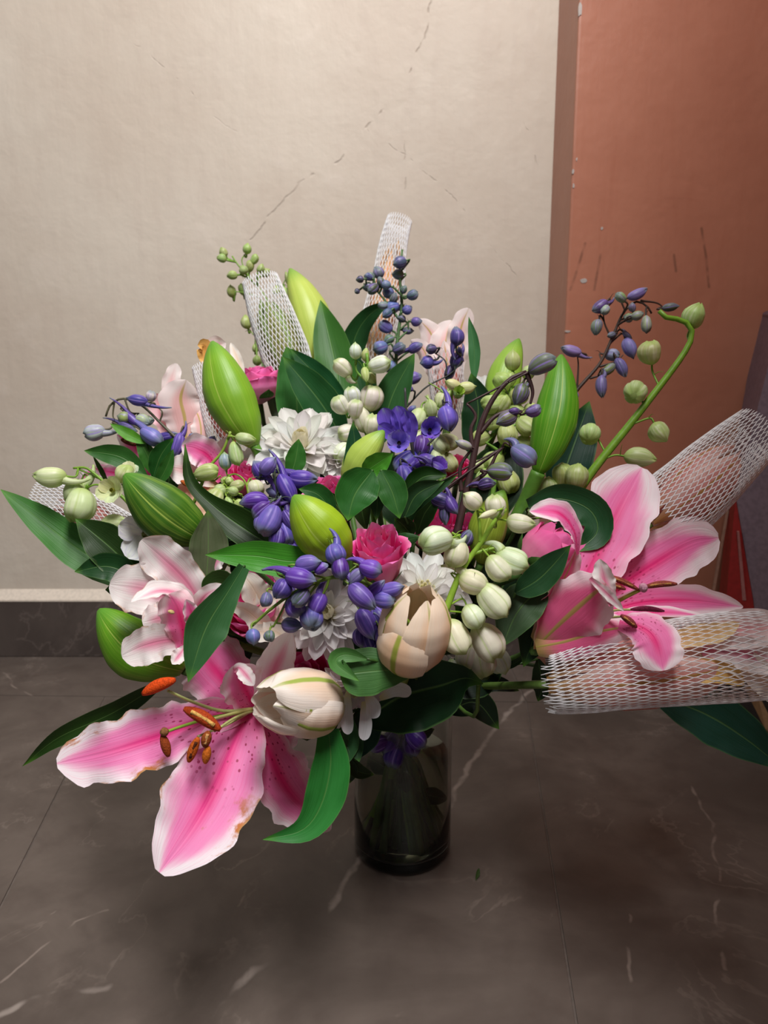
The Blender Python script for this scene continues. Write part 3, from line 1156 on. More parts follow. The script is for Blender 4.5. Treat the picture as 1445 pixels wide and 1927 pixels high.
# ------------------------------------------------------------------ right-hand clutter
def slab(t, name, quad, depth, mat, color):
    """quad of (x, y, d) pixels extruded away from the viewer by depth metres"""
    a = [P(*q) for q in quad]
    back = Vector((.25, .97, 0)).normalized() * depth
    n = len(a)
    V = a + [p + back for p in a]
    fc = [tuple(range(n))] + [tuple(reversed(range(n, 2 * n)))] + [(k, n + k, n + (k + 1) % n, (k + 1) % n) for k in range(n)]
    me = mesh(name, V, fc, smooth=False)
    import bmesh
    bm = bmesh.new()
    bm.from_mesh(me)
    bmesh.ops.recalc_face_normals(bm, faces=bm.faces[:])
    bm.to_mesh(me)
    bm.free()
    return link(name, me, mat, t, color)


ct = thing('carton', 'lilac grey carton with a red printed corner standing at the right edge', 'box', (.50, .93, 0))
V = [(.445, .985, 0), (.455, .93, 0), (.60, .90, 0), (.61, .96, 0)]
# lilac face leaning back, with the red side turned towards the flowers
slab(ct, 'lilac_panel', [(1444, 585, .98), (1384, 930, .95), (1418, 1130, .93), (1432, 1240, .92), (1472, 1240, .90), (1472, 585, .90)], .05, MAT['stem'], (128, 110, 122))
slab(ct, 'red_panel', [(1384, 935, .952), (1366, 1130, .955), (1360, 1262, .957), (1433, 1262, .922), (1417, 1130, .932)], .045, MAT['stem'], (150, 34, 32))
slab(ct, 'white_stripe', [(1387, 1000, .944), (1397, 1130, .9405), (1404, 1130, .9365), (1391, 1000, .941)], .004, MAT['stem'], (170, 110, 108))
slab(ct, 'pale_edge', [(1441, 590, 1.0), (1404, 775, .99), (1373, 925, .985), (1340, 1110, .975), (1345, 1113, .974), (1378, 925, .984), (1409, 775, .989), (1447, 590, .999)], .004, MAT['stem'], (150, 112, 94))
slab(ct, 'dark_base', [(1345, 1235, .96), (1350, 1390, .955), (1460, 1650, .80), (1472, 1650, .90), (1472, 1235, .90)], .03, MAT['stem'], (52, 44, 42))
slab(ct, 'tan_edge', [(1404, 1300, .90), (1424, 1300, .88), (1460, 1372, .85), (1460, 1392, .85), (1440, 1372, .86)], .012, MAT['stem'], (150, 116, 82))

# ------------------------------------------------------------------ vase
def lathe(name, prof, mat, parent, n=64, color=None):
    V, fc = [], []
    for r, z in prof:
        for k in range(n):
            a = 2 * PI * k / n
            V.append((VX + r * math.cos(a), VY + r * math.sin(a), z))
    m = len(prof)
    for i in range(m - 1):
        for k in range(n):
            fc.append((i * n + k, i * n + (k + 1) % n, (i + 1) * n + (k + 1) % n, (i + 1) * n + k))
    fc.append(tuple(range(n - 1, -1, -1)))
    fc.append(tuple(range((m - 1) * n, m * n)))
    return link(name, mesh(name, V, fc), mat, parent, color)


gg = G('clear_glass')
gl = gg.node('ShaderNodeBsdfGlass')
gl.inputs['Color'].default_value = (.93, .95, .94, 1)
gl.inputs['Roughness'].default_value = 0.0
gl.inputs['IOR'].default_value = 1.46
MG = gg.finish(gl.outputs[0])
gw = G('vase_water')
wl = gw.node('ShaderNodeBsdfGlass')
wl.inputs['Color'].default_value = (.80, .80, .72, 1)
wl.inputs['Roughness'].default_value = 0.02
wl.inputs['IOR'].default_value = 1.33
MWAT = gw.finish(wl.outputs[0])
vase = thing('glass_vase', 'clear glass cylinder vase of stems standing on the dark tile floor', 'vase', (VX, VY, 0))
ro = V_R
lathe('vase_body', [(.0, .0), (ro - .006, .0), (ro - .002, .0015), (ro, .006), (ro, .06), (ro - .0005, .15), (ro - .0015, .175), (ro - .0005, V_RIM - .004), (ro + .0005, V_RIM - .001),
                    (ro - .0015, V_RIM), (ro - .0034, V_RIM - .002), (ro - .0042, .175), (ro - .0034, .15), (ro - .003, .06), (ro - .003, .014), (ro - .006, .010), (.0, .0095)], MG, vase)
lathe('water', [(.0, .0102), (ro - .0066, .0106), (ro - .0036, .0146), (ro - .0036, .06), (ro - .0038, .104), (.0, .104)], MWAT, vase)

lfscrap = thing('leaf_scrap', 'tiny scrap of green leaf lying on the tile right of the vase', 'leaf', ground(898, 1645))
c0, c1 = ground(901, 1634, .0012), ground(895, 1656, .0012)
blade(lfscrap, 'leaf', [c0, c1.lerp(c0, .5) + Vector((.0012, 0, .0016)), c1] and [(901, 1634), (899, 1645), (895, 1656)], 8, MAT['leaf'], ((c0 - CAM).dot(FW), (c1 - CAM).dot(FW)), 'leaf', .5, color=(58, 88, 40))

# ------------------------------------------------------------------ pink lilies
def anther(t, a, b, w, d, color=(196, 78, 28), stripe=None):
    A, B = px3([a, b], d)
    n = 12
    S = cat([A, A.lerp(B, .5) + UP * (B - A).length * .05, B], n)
    r = w * .5 * ((A - CAM).dot(FW)) / FPX
    rr = r * np.sin(np.linspace(.12, PI - .12, n)) ** .55
    V, fc, UV = tube_geo(S, rr, 10)
    o = link('anther', mesh('anther', V, fc, UV), MAT['anther'], t, color)
    if stripe:
        S2 = [p + (CAM - p).normalized() * r * .72 for p in (Vector(q) for q in S[2:-2])]
        V, fc, UV = tube_geo(S2, r * .34, 6)
        link('pollen_seam', mesh('pollen_seam', V, fc, UV), MAT['anther'], o, stripe)
    return o


def filament(t, pts, d, w=5, color=(196, 206, 130), name='filament', d1=None):
    p3 = px3(pts, (d, d1) if d1 else d)
    r = w * .5 * (p3[0] - CAM).dot(FW) / FPX
    return tube(t, name, p3, r, MAT['filament'], color, n=16, ns=8, r1=r * .7)


LP = MAT['lily']
F = flower('stargazer_lily', 'large open pink lily with spotted throat and orange anthers at front left', 'lily', at=(470, 1340, .5))
pk = lambda pts, w, mat=LP, d=.5, **k: blade(F, 'petal', pts, w, mat, d, k.pop('prof', 'petal'), k.pop('cup', .35), wave=k.pop('wave', .14), twist=k.pop('twist', (0, 0)), edge=k.pop('edge', .045), ny=40, nx=13, **k)
pk([(468, 1335), (400, 1350), (320, 1378), (205, 1415), (107, 1437)], 116, MAT['lily_stained'], (.505, .432), wave=.2, wf=3.4, edge=.08, prof='round', cup=.3)
pk([(466, 1340), (440, 1400), (405, 1480), (360, 1560), (300, 1642)], 178, MAT['lily_stained'], (.505, .428), wave=.10, wf=2.6, edge=.05, prof=((0, .35), (.15, .65), (.4, .95), (.6, 1), (.8, .78), (.93, .45), (1, .12)), cup=.45)
pk([(478, 1345), (505, 1410), (545, 1490), (622, 1562)], 118, LP, (.512, .50), wave=.16, wf=3.4, edge=.09, cup=.3, twist=(10, 20))
pk([(470, 1335), (430, 1290), (392, 1245), (352, 1212)], 132, LP, (.515, .51), wave=.10, cup=-.35, prof='round')
pk([(482, 1338), (462, 1298), (440, 1252)], 88, LP, (.51, .475), wave=.06, cup=.5, prof='round')
pk([(440, 1262), (452, 1258), (478, 1290)], 30, MAT['lily_pale'], (.474, .468), wave=.05, cup=.4)
pk([(488, 1335), (512, 1270), (549, 1188)], 74, MAT['lily_pale'], (.50, .462), wave=.05, cup=.6, twist=(-15, 10))
pk([(490, 1340), (520, 1380), (530, 1420)], 90, LP, (.515, .515), wave=.1)
filament(F, [(476, 1334), (420, 1338), (365, 1322), (316, 1300)], .503, 7, d1=.455)
anther(F, (268, 1306), (330, 1279), 24, .452, (226, 78, 20))
filament(F, [(476, 1334), (430, 1345), (395, 1355)], .503, 7, (206, 214, 130), d1=.455)
anther(F, (346, 1333), (415, 1374), 25, .448, (176, 66, 24), (226, 176, 96))
filament(F, [(476, 1336), (430, 1362), (372, 1386)], .503, 6, d1=.452)
filament(F, [(476, 1338), (440, 1352), (404, 1376)], .503, 6, d1=.452)
filament(F, [(472, 1338), (400, 1350), (345, 1366), (308, 1379)], .50, 7, (150, 190, 70), 'style', d1=.45)
anther(F, (306, 1370), (312, 1385), 17, .448, (140, 96, 56))
anther(F, (305, 1382), (317, 1424), 18, .449, (150, 66, 24))
anther(F, (373, 1388), (355, 1434), 19, .446, (196, 92, 26), (90, 44, 20))
anther(F, (392, 1376), (385, 1406), 20, .4455, (150, 74, 30), (216, 160, 100))
anther(F, (392, 1404), (386, 1437), 17, .446, (200, 104, 28))
stem(F, P(478, 1342, .52), .0035, (84, 130, 54), P(478, 1342, .52) - P(440, 1342, .45))

F = flower('stargazer_lily', 'faded white and pink lily with curled petals at left above the spotted one', 'lily', at=(385, 1190, .5))
PM = MAT['lily_pale']
pk([(392, 1160), (350, 1095), (305, 1050), (266, 1016)], 84, PM, (.50, .472), cup=.45, prof='round')
pk([(372, 1160), (310, 1120), (260, 1108), (206, 1100)], 98, PM, (.50, .462), wave=.10, cup=.3, prof='round', twist=(-20, 0))
pk([(372, 1150), (345, 1122), (300, 1112), (247, 1133)], 46, PM, (.474, .44), cup=.7, twist=(-30, -50))
pk([(345, 1142), (310, 1160), (268, 1172)], 60, PM, (.482, .47), cup=.3, prof='round')
pk([(360, 1205), (315, 1205), (272, 1215), (229, 1234)], 74, PM, (.475, .435), cup=.35, prof='round', twist=(0, 15))
pk([(368, 1190), (370, 1150), (388, 1120), (424, 1102)], 36, PM, (.48, .455), cup=.6, twist=(-20, 40))
pk([(385, 1110), (393, 1078), (412, 1052), (436, 1042)], 44, PM, (.51, .50), cup=.4, twist=(0, 40))
pk([(352, 1235), (345, 1190), (335, 1150), (318, 1118)], 76, LP, (.468, .448), cup=-.6, prof='round', color=(255, 240, 240))
pk([(366, 1200), (362, 1160), (350, 1128)], 34, LP, (.462, .45), cup=.6)
pk([(350, 1215), (336, 1235), (324, 1250)], 30, PM, (.462, .452), cup=.6)
anther(F, (316, 1150), (328, 1154), 8, .444, (220, 190, 130))
stem(F, P(390, 1195, .51), .003, (110, 140, 70))

F = flower('stargazer_lily', 'open pink lily seen side on at right above the netted bud', 'lily', at=(1010, 1215, .49))
pk([(1060, 1170), (1100, 1090), (1140, 1010), (1172, 945), (1208, 880)], 138, LP, (.50, .535), wave=.05, cup=.35, prof='round')
pk([(1090, 1170), (1160, 1110), (1230, 1062), (1300, 1022), (1352, 1012)], 112, LP, (.505, .535), wave=.10, wf=3, cup=.3, prof='round')
pk([(1080, 1190), (1180, 1140), (1290, 1130), (1398, 1142)], 66, LP, (.50, .50), wave=.05, cup=.5, twist=(-10, 10))
pk([(1075, 1185), (1170, 1160), (1250, 1152), (1330, 1160)], 36, LP, (.496, .488), wave=.05, cup=.3, twist=(30, 60))
pk([(1010, 1222), (1030, 1150), (1066, 1080), (1086, 1030)], 64, LP, (.482, .468), cup=.5, twist=(-30, -60), flip=True)
pk([(1086, 1045), (1080, 1000), (1050, 965), (996, 962)], 56, LP, (.468, .452), cup=.5, twist=(-70, -20), wave=.06)
pk([(1012, 1215), (1052, 1175), (1096, 1135), (1140, 1098)], 132, LP, (.480, .442), cup=-.55, flip=True, prof=((0, .35), (.3, .8), (.6, 1), (.85, .75), (1, .35)), wave=.04)
pk([(1150, 1140), (1138, 1095), (1128, 1052)], 42, MAT['lily_pale'], (.444, .444), cup=.6, twist=(-25, 20))
pk([(1110, 1088), (1140, 1115), (1174, 1150)], 20, MAT['lily_pale'], (.4405, .444), cup=.6, prof='long')
pk([(1008, 1218), (1060, 1208), (1120, 1190), (1185, 1178)], 84, LP, (.478, .452), cup=-.6, flip=True, prof=((0, .45), (.3, .95), (.6, 1), (.85, .7), (1, .35)), wave=.03)
pk([(1165, 1172), (1205, 1180), (1232, 1205), (1248, 1262)], 92, LP, (.455, .436), cup=-.3, prof='round', wave=.05, twist=(20, 0))
filament(F, [(1060, 1185), (1110, 1160), (1165, 1130), (1206, 1109)], .478, 10, (170, 170, 70), 'style', d1=.455)
anther(F, (1203, 1108), (1218, 1106), 19, .452, (205, 150, 170))
for a, b, w in (((1136, 1083), (1202, 1110), 12), ((1127, 1096), (1177, 1109), 12), ((1212, 1105), (1274, 1099), 13)):
    anther(F, a, b, w, .455, (150, 70, 60), (196, 140, 80))
anther(F, (1168, 1158), (1198, 1181), 14, .4475, (140, 60, 60), (200, 140, 80))
anther(F, (1186, 1147), (1250, 1150), 11, .47, (120, 40, 70))
filament(F, [(1100, 1170), (1150, 1150), (1190, 1147)], .485, 6, d1=.47)
filament(F, [(1090, 1180), (1130, 1165), (1170, 1160)], .478, 6, d1=.448)
filament(F, [(1100, 1160), (1140, 1125), (1160, 1100)], .485, 6, d1=.456)
stem(F, P(1012, 1222, .484), .0035, (92, 130, 60), P(1012, 1222, .484) - P(1080, 1160, .46))

F = flower('stargazer_lily', 'pale pink half open lily rising at upper centre right before the beige wall', 'lily', at=(840, 760, .74))
BM = MAT['lily_blush']
pk([(838, 745), (825, 680), (812, 630), (788, 600)], 52, BM, .742, cup=-.5, flip=True)
pk([(846, 745), (838, 670), (842, 630), (850, 603)], 66, BM, (.735, .74), cup=-.6, flip=True, prof='round')
pk([(852, 745), (858, 670), (868, 615), (882, 580)], 48, BM, (.735, .725), cup=-.4, flip=True, prof='round')
pk([(835, 740), (812, 690), (795, 655), (773, 640)], 34, BM, (.742, .735), cup=-.4, flip=True)
pk([(842, 745), (842, 690), (835, 640)], 64, BM, (.728, .725), cup=-.9, flip=True, prof='base')
stem(F, P(844, 750, .742), .003, (110, 140, 70))

F = flower('stargazer_lily', 'pale pink lily with yellow green ribs rising at left before the beige wall', 'lily', at=(360, 850, .66))
pk([(352, 850), (348, 790), (340, 750), (350, 715)], 92, BM, (.66, .645), cup=-.6, flip=True, wave=.06)
pk([(345, 830), (330, 770), (322, 725), (332, 684)], 36, BM, (.672, .67), cup=.4, prof='round')
pk([(345, 845), (318, 800), (300, 760), (306, 742)], 50, BM, (.67, .66), cup=.5, color=(250, 215, 225), prof='round')
pk([(362, 850), (378, 820), (372, 780), (352, 765)], 40, BM, (.655, .66), cup=-.5, flip=True)
stem(F, P(354, 856, .66), .0025, (110, 140, 70))

F = flower('stargazer_lily', 'small pink lily petals with dark anther peeping out behind small green leaves at left', 'lily', at=(265, 880, .62))
pk([(282, 895), (262, 850), (240, 828), (220, 818)], 48, MAT['lily'], (.625, .61), cup=.4, twist=(0, 30))
pk([(280, 900), (240, 893), (205, 888), (172, 880)], 34, MAT['lily'], (.63, .62), cup=.4, twist=(10, 40))
pk([(270, 905), (220, 890), (180, 886), (144, 908)], 26, MAT['lily'], (.64, .64), cup=.4)
anther(F, (228, 827), (256, 838), 13, .607, (128, 52, 44), (190, 130, 90))
stem(F, P(283, 900, .625), .0025, (100, 130, 60))

F = flower('stargazer_lily', 'white edged pink lily half hidden behind the curling green leaf at left centre', 'lily', at=(395, 900, .6))
pk([(418, 905), (395, 862), (370, 845), (342, 838)], 62, MAT['lily'], (.60, .585), cup=.5, prof='round')
pk([(420, 905), (415, 870), (425, 840), (432, 822)], 44, MAT['lily_pale'], (.605, .60), cup=.4)
pk([(410, 910), (370, 890), (335, 882), (315, 880)], 58, MAT['lily_blush'], (.602, .59), cup=.4, prof='round')
pk([(412, 912), (372, 918), (330, 918)], 66, MAT['lily_blush'], (.607, .60), cup=.3, color=(245, 205, 180), prof='round')
pk([(420, 905), (445, 880), (462, 850)], 60, MAT['lily_pale'], (.61, .61), cup=.4, prof='round')
pk([(405, 920), (400, 950), (420, 985)], 70, MAT['lily_blush'], (.60, .59), cup=.3, color=(235, 205, 175))
anther(F, (340, 905), (356, 915), 10, .583, (190, 96, 40))
stem(F, P(415, 912, .61), .0025, (100, 130, 60))

F = flower('stargazer_lily', 'cream lily with narrow pointed petals behind the purple delphinium at front centre', 'lily', at=(540, 1190, .5))
CM = MAT['lily_cream']
pk([(535, 1200), (500, 1150), (475, 1105), (452, 1076)], 58, CM, (.50, .487), cup=.45)
pk([(535, 1205), (490, 1170), (460, 1147), (430, 1141)], 40, CM, (.495, .475), cup=.45, twist=(0, 20))
pk([(530, 1215), (530, 1170), (510, 1130), (490, 1100)], 70, CM, (.50, .495), cup=.3)
pk([(545, 1215), (520, 1190), (490, 1190), (468, 1180)], 40, CM, (.49, .48), cup=.4)
pk([(545, 1215), (548, 1160), (560, 1110)], 76, CM, (.505, .505), cup=.4)
stem(F, P(542, 1215, .505), .0025, (100, 130, 60))

# half open lily buds, tepals wrapped round one another
def goblet(t, base, top, R, d0, d1, spec, rp, mat=None, color=None):
    b, e = P(*base, d0), P(*top, d1)
    ax = e - b
    L = ax.length
    X, Y, Z = frame_from(ax)
    k = R * .5 * (d0 + d1) / FPX
    for th, hw, h, s, lip, wp in spec:
        shell(t, 'petal', b, X, Y, Z, L * h, tuple((v, r * k * s) for v, r in rp), math.radians(th), hw, wp, mat or CM, lip=lip, ny=22, nx=13, wave=.05, color=color)
    return b, X, Y, Z, L


WP = ((0, .55), (.25, .95), (.5, 1), (.75, .97), (.92, .82), (1, .5))
RP = ((0, .12), (.12, .62), (.3, .92), (.5, 1), (.7, .95), (.88, .70), (1, .42))
F = flower('half_open_lily', 'peach cream half open lily with green ribs above the big dark leaf', 'lily', at=(765, 1258, .46))
b, X, Y, Z, L = goblet(F, (766, 1262), (792, 1112), 68, .462, .435,
                       [(62, .95, .74, 1.06, .30, WP), (165, 1.0, 1.02, 1.03, .04, WP), (-30, .95, 1.0, 1.02, .12, WP), (118, .9, .97, .95, -.05, WP), (20, .9, .98, .93, -.02, WP), (240, 1.0, 1.0, .98, 0, WP), (300, 1.0, 1.0, .95, 0, WP)], RP, None, (253, 241, 226))
stem(F, b, .003, (130, 150, 70), -Z)

F = flower('half_open_lily', 'white half open lily with lime green ribs at front beside the big pink lily', 'lily', at=(630, 1330, .46))
b, X, Y, Z, L = goblet(F, (640, 1322), (487, 1322), 64, .47, .43,
                       [(66, .85, .82, 1.07, .05, WP), (150, 1.0, 1.0, 1.05, .22, WP), (100, .85, .92, .99, .0, WP), (10, .8, 1.0, .96, .0, WP), (215, 1.0, 1.0, 1.0, 0, WP), (275, 1.0, 1, 1, 0, WP), (330, 1.0, 1.0, 1.0, 0, WP)], RP)
stem(F, b, .003, (130, 150, 70), -Z)

# ------------------------------------------------------------------ closed lily buds
def budthing(label, base, tip, w, col, d, dt, stalk, phi=80, bend=.05, leaves=(), sr=.0042, prof=None):
    t = flower('lily_bud', label, 'flower bud', at=(base[0], base[1], d))
    o, b, dr = lily_bud(t, base, tip, w, col, d, dt, phi, bend, prof=prof)
    if stalk:
        p3 = [b + (P(*tip, dt) - b) * .02] + px3(stalk, d + .005)
        tube(t, 'bud_stalk', p3, sr, MAT['stem'], (92, 142, 50), n=16, ns=10)
        stem(t, p3[-1], sr * .7, (80, 120, 50), p3[-1] - p3[-2])
    else:
        stem(t, b, sr * .7, (80, 120, 50), dr)
    for pts, lw, lc, ld, *ex in leaves:
        lf(t, pts, lw, lc, ld, **(ex[0] if ex else {}))
    return t


budthing('bright green lily bud at upper left leaning over the white chrysanthemum', (479, 840), (399, 643), 94, (128, 176, 44), .585, .59, [(500, 875), (545, 930)], 72, .03,
         [([(545, 900), (556, 865), (562, 826)], 42, MD, .54)])
budthing('pale yellow green lily bud standing tallest at upper left of centre', (605, 704), (546, 506), 76, (196, 212, 100), .775, .79, [(612, 730)], 118, -.05,
         [([(642, 800), (634, 700), (603, 565)], 82, MD, (.72, .76))])
budthing('dark green lily bud pointing left below the small green leaves', (388, 1018), (234, 893), 104, (62, 108, 24), .515, .495, None, 95, .04,
         [([(540, 1045), (470, 1002), (405, 955), (358, 905), (348, 836)], 72, DK, (.515, .525), {'prof': ((0, .6), (.2, 1), (.4, .9), (.6, .42), (.8, .3), (1, .02)), 'cup': .6}),
          ([(388, 1100), (392, 1030), (391, 960)], 80, GR, (.505, .50), {'flip': True, 'prof': 'ovate'})])
budthing('yellow green lily bud at centre beside the hot pink rose', (655, 1048), (552, 933), 100, (158, 190, 34), .465, .452, [(665, 1070), (690, 1105)], 76, .03, [], .0036)
budthing('bright green lily bud at right in front of the terracotta pier', (1012, 893), (1056, 668), 84, (84, 150, 26), .565, .58, [(990, 940), (968, 985)], 84, -.05,
         [([(1045, 935), (1075, 850), (1109, 755)], 90, TL, (.66, .67), {'prof': 'ovate'})], .006)
budthing('light green lily bud behind the cluster of pale delphinium buds', (936, 800), (976, 638), 66, (150, 190, 70), .66, .68, None, 80)
budthing('pale lime lily bud tip poking up behind round leaves at centre', (652, 925), (722, 810), 62, (182, 204, 90), .54, .53, None, 70)
budthing('green lily bud low at far left under the faded lily', (345, 1262), (185, 1148), 108, (96, 150, 28), .505, .50, None, 100, .10,
         [([(320, 1275), (215, 1340), (110, 1388), (42, 1442)], 46, DK, (.52, .53), {'cup': .5})])
budthing('olive green lily bud upright behind the white delphinium at right centre', (905, 1060), (947, 922), 72, (130, 150, 44), .515, .51, None, 75)

# ------------------------------------------------------------------ chrysanthemums
upf = Vector((-.05, -.75, .66))
C = flower('chrysanthemum', 'white chrysanthemum at centre top under the dark lily leaves', 'chrysanthemum', at=(565, 840, .6))
chrys(C, (566, 848), .60, 100, Vector((.05, -.62, .78)))
C = flower('chrysanthemum', 'white chrysanthemum with cream heart below the purple delphinium at front', 'chrysanthemum', at=(618, 1150, .49))
chrys(C, (618, 1158), .485, 88, Vector((-.1, -.84, .5)), tint=(246, 240, 240))
C = flower('chrysanthemum', 'white chrysanthemum with open disc right of the hot pink rose', 'chrysanthemum', at=(796, 1118, .49))
chrys(C, (798, 1118), .490, 84, Vector((.0, -.70, .72)), rings=[(13, 5, 1.0), (12, 22, .9), (9, 42, .66)], disc=True)
C = flower('chrysanthemum', 'drooping white chrysanthemum under the veined leaf above the vase', 'chrysanthemum', at=(672, 1290, .48))
chrys(C, (672, 1285), .480, 62, Vector((-.1, -.90, -.35)), tint=(244, 232, 234))
for pts, w in (([(690, 1305), (702, 1330), (700, 1352)], 30), ([(684, 1320), (688, 1360), (684, 1393)], 26), ([(715, 1315), (745, 1298), (774, 1304)], 28), ([(655, 1300), (652, 1340), (655, 1382)], 26)):
    blade(C, 'petal', pts, w, MAT['chrys'], .462, 'round', .5, color=(244, 244, 248))
C = flower('chrysanthemum', 'white chrysanthemum partly hidden right of the topmost white bloom', 'chrysanthemum', at=(640, 865, .6))
chrys(C, (640, 868), .59, 44, Vector((.2, -.8, .5)), rings=[(12, 5, 1), (10, 30, .8), (8, 60, .6)])
C = flower('chrysanthemum', 'white chrysanthemum far back behind the pale delphinium at upper right', 'chrysanthemum', at=(912, 745, .7))
chrys(C, (912, 748), .70, 52, Vector((.1, -.6, .8)), rings=[(12, 8, 1), (10, 35, .85)])

# ------------------------------------------------------------------ roses
def ro(label, base, top, R, d0, d1, color=WHT, op=1.0):
    t = flower('rose', label, 'rose', at=(base[0], base[1], d0))
    rose(t, base, top, R, d0, d1, color, op)


ro('hot pink rose at centre of the bouquet beside the yellow green bud', (716, 1100), (711, 1000), 46, .487, .458, WHT, .9)
ro('deep pink rose behind the cream lily at left centre', (498, 1172), (464, 1118), 62, .528, .496, WHT)
ro('large hot pink rose behind the white half open lily at front', (590, 1325), (570, 1255), 96, .530, .492, WHT, .7)
ro('dusky pink rose lying sideways left of the big right lily', (982, 1080), (1072, 1010), 56, .525, .520, (240, 226, 224), .1)
ro('pink rose deep between the white chrysanthemum and the round leaves', (628, 985), (622, 912), 44, .565, .535)
ro('pale pink rose hidden behind dark leaves right of centre', (815, 1030), (830, 968), 50, .565, .54, (250, 238, 250))
ro('hot pink rose behind the dark branching stem', (888, 1040), (886, 985), 38, .565, .54)
ro('pink rose at upper left behind the bright green bud', (490, 760), (482, 690), 46, .71, .70, (255, 255, 255), .8)
ro('small pink rose below the bright green bud at left', (462, 930), (462, 878), 32, .60, .58)
ro('tiny crimson rose among purple florets right of centre', (858, 905), (858, 868), 24, .60, .58, (245, 215, 220))

# ------------------------------------------------------------------ netted buds
def netted(nl, bl, path, d, base, tip, w, dd, petals=(), col=(246, 214, 200), body=True, **kw):
    n = net_sleeve('net_sleeve', nl, path, d, **kw)
    t = flower('netted_lily', bl, 'lily', at=(base[0], base[1], dd[0]))
    rp = ((0, .25), (.15, .6), (.4, .95), (.6, 1), (.8, .85), (.95, .45), (1, .25))
    b, e = P(*base, dd[0]), P(*tip, dd[1])
    X, Y, Z = frame_from(e - b)
    k = w * .5 * .5 * (dd[0] + dd[1]) / FPX
    if body:
        for i in range(6):
            s = 1.0 if i % 2 else .93
            shell(t, 'petal', b, X, Y, Z, (e - b).length * random.uniform(.92, 1.03), tuple((v, r * k * s) for v, r in rp), math.radians(30 + 60 * i), .68, 'long', kw.get('mat') or MAT['lily_blush'], color=col, ny=18, nx=9, wave=.06)
    for pts, pw, mat, pd, *ex in petals:
        blade(t, 'petal', pts, pw, mat, pd, 'petal', .5, wave=.1, nx=11, **(ex[0] if ex else {}))
    stem(t, b, .003, (100, 130, 60))
    return t


netted('white net sleeve lying level at right around a wilting pink lily', 'wilting pink and cream lily inside the level net sleeve at right edge',
       [(1022, 1288, 50), (1060, 1285, 66), (1160, 1262, 74), (1280, 1245, 80), (1380, 1235, 84), (1460, 1230, 82)], (.475, .455),
       (1030, 1288), (1410, 1235), 150, (.487, .472),
       [([(1300, 1220), (1370, 1190), (1440, 1180), (1490, 1185)], 80, MAT['lily_blush'], (.465, .45)),
        ([(1290, 1260), (1360, 1240), (1420, 1262), (1470, 1330)], 60, MAT['lily_cream'], (.462, .452)),
        ([(1320, 1225), (1380, 1225), (1440, 1240), (1480, 1235)], 70, MAT['lily_pale'], (.46, .45)),
        ([(1240, 1280), (1320, 1262), (1370, 1268), (1400, 1290)], 50, MAT['lily_cream'], (.458, .455), {'color': (250, 215, 140)}),
        ([(1220, 1235), (1290, 1200), (1350, 1190), (1392, 1172)], 44, MAT['lily_cream'], (.458, .455), {'color': (250, 225, 175)}),
        ([(1420, 1230), (1450, 1212), (1480, 1200)], 44, MAT['lily'], (.47, .468), {'color': (190, 60, 120)})],
       col=(250, 222, 214), n=104, cells=23, th=1.9, frayed=1)
netted('white net sleeve slanting up at far right over a closed pink lily', 'closed pale pink lily inside the slanting net sleeve at far right',
       [(1222, 985, 66), (1290, 935, 70), (1350, 880, 66), (1400, 835, 58), (1440, 800, 48)], (.55, .56), (1225, 985), (1385, 850), 116, (.56, .565), (), (248, 220, 212), n=100, cells=20, th=1.8, frayed=1)
netted('white net sleeve pointing straight up at top centre', 'closed cream and pink lily inside the topmost net sleeve',
       [(700, 690, 36), (714, 610, 37), (730, 530, 32), (740, 460, 27), (754, 405, 23)], (.80, .84), (702, 690), (742, 452), 58, (.805, .83), (), (238, 214, 170), n=64, cells=26, th=1.4)
netted('grey white net sleeve leaning left of the tall pale bud', 'green closed lily inside the leaning net sleeve at upper left',
       [(560, 740, 40), (535, 660, 46), (508, 585, 42), (487, 518, 33)], (.73, .75), (558, 730), (500, 560), 76, (.735, .75), (), (150, 186, 110), n=76, cells=22, th=1.6)
netted('pink tinted net sleeve behind the bright green bud at left', 'pink lily with curled tips rising from the net sleeve behind the bright green bud',
       [(438, 850, 40), (420, 790, 37), (402, 730, 32), (388, 680, 28)], (.66, .67), (436, 845), (392, 672), 58, (.665, .675),
       [([(400, 700), (388, 665), (384, 650), (372, 650)], 36, MAT['lily_cream'], (.665, .655), {'color': (250, 200, 120)}), ([(410, 690), (405, 655), (425, 645)], 44, MAT['lily_blush'], .668), ([(460, 720), (448, 680), (434, 645)], 20, MAT['lily_cream'], .66)],
       (240, 175, 170), n=64, cells=20, th=1.5)
netted('white net sleeve at far left behind the pale delphinium buds', 'closed pinkish lily inside the net sleeve at far left',
       [(230, 1010, 44), (170, 975, 44), (110, 945, 38), (60, 928, 28)], (.60, .60), (225, 1005), (105, 948), 70, (.605, .603), (), (205, 165, 160), n=68, cells=20, th=1.6)
netted('pink net sleeve round the base of the upright pale lily at upper right', 'shaded pink lily throat inside the net sleeve at upper right',
       [(846, 790, 28), (842, 740, 32), (838, 690, 33), (836, 655, 34)], .728, (846, 785), (838, 680), 50, (.732, .732), (), (240, 190, 185), n=56, cells=14, th=1.1)

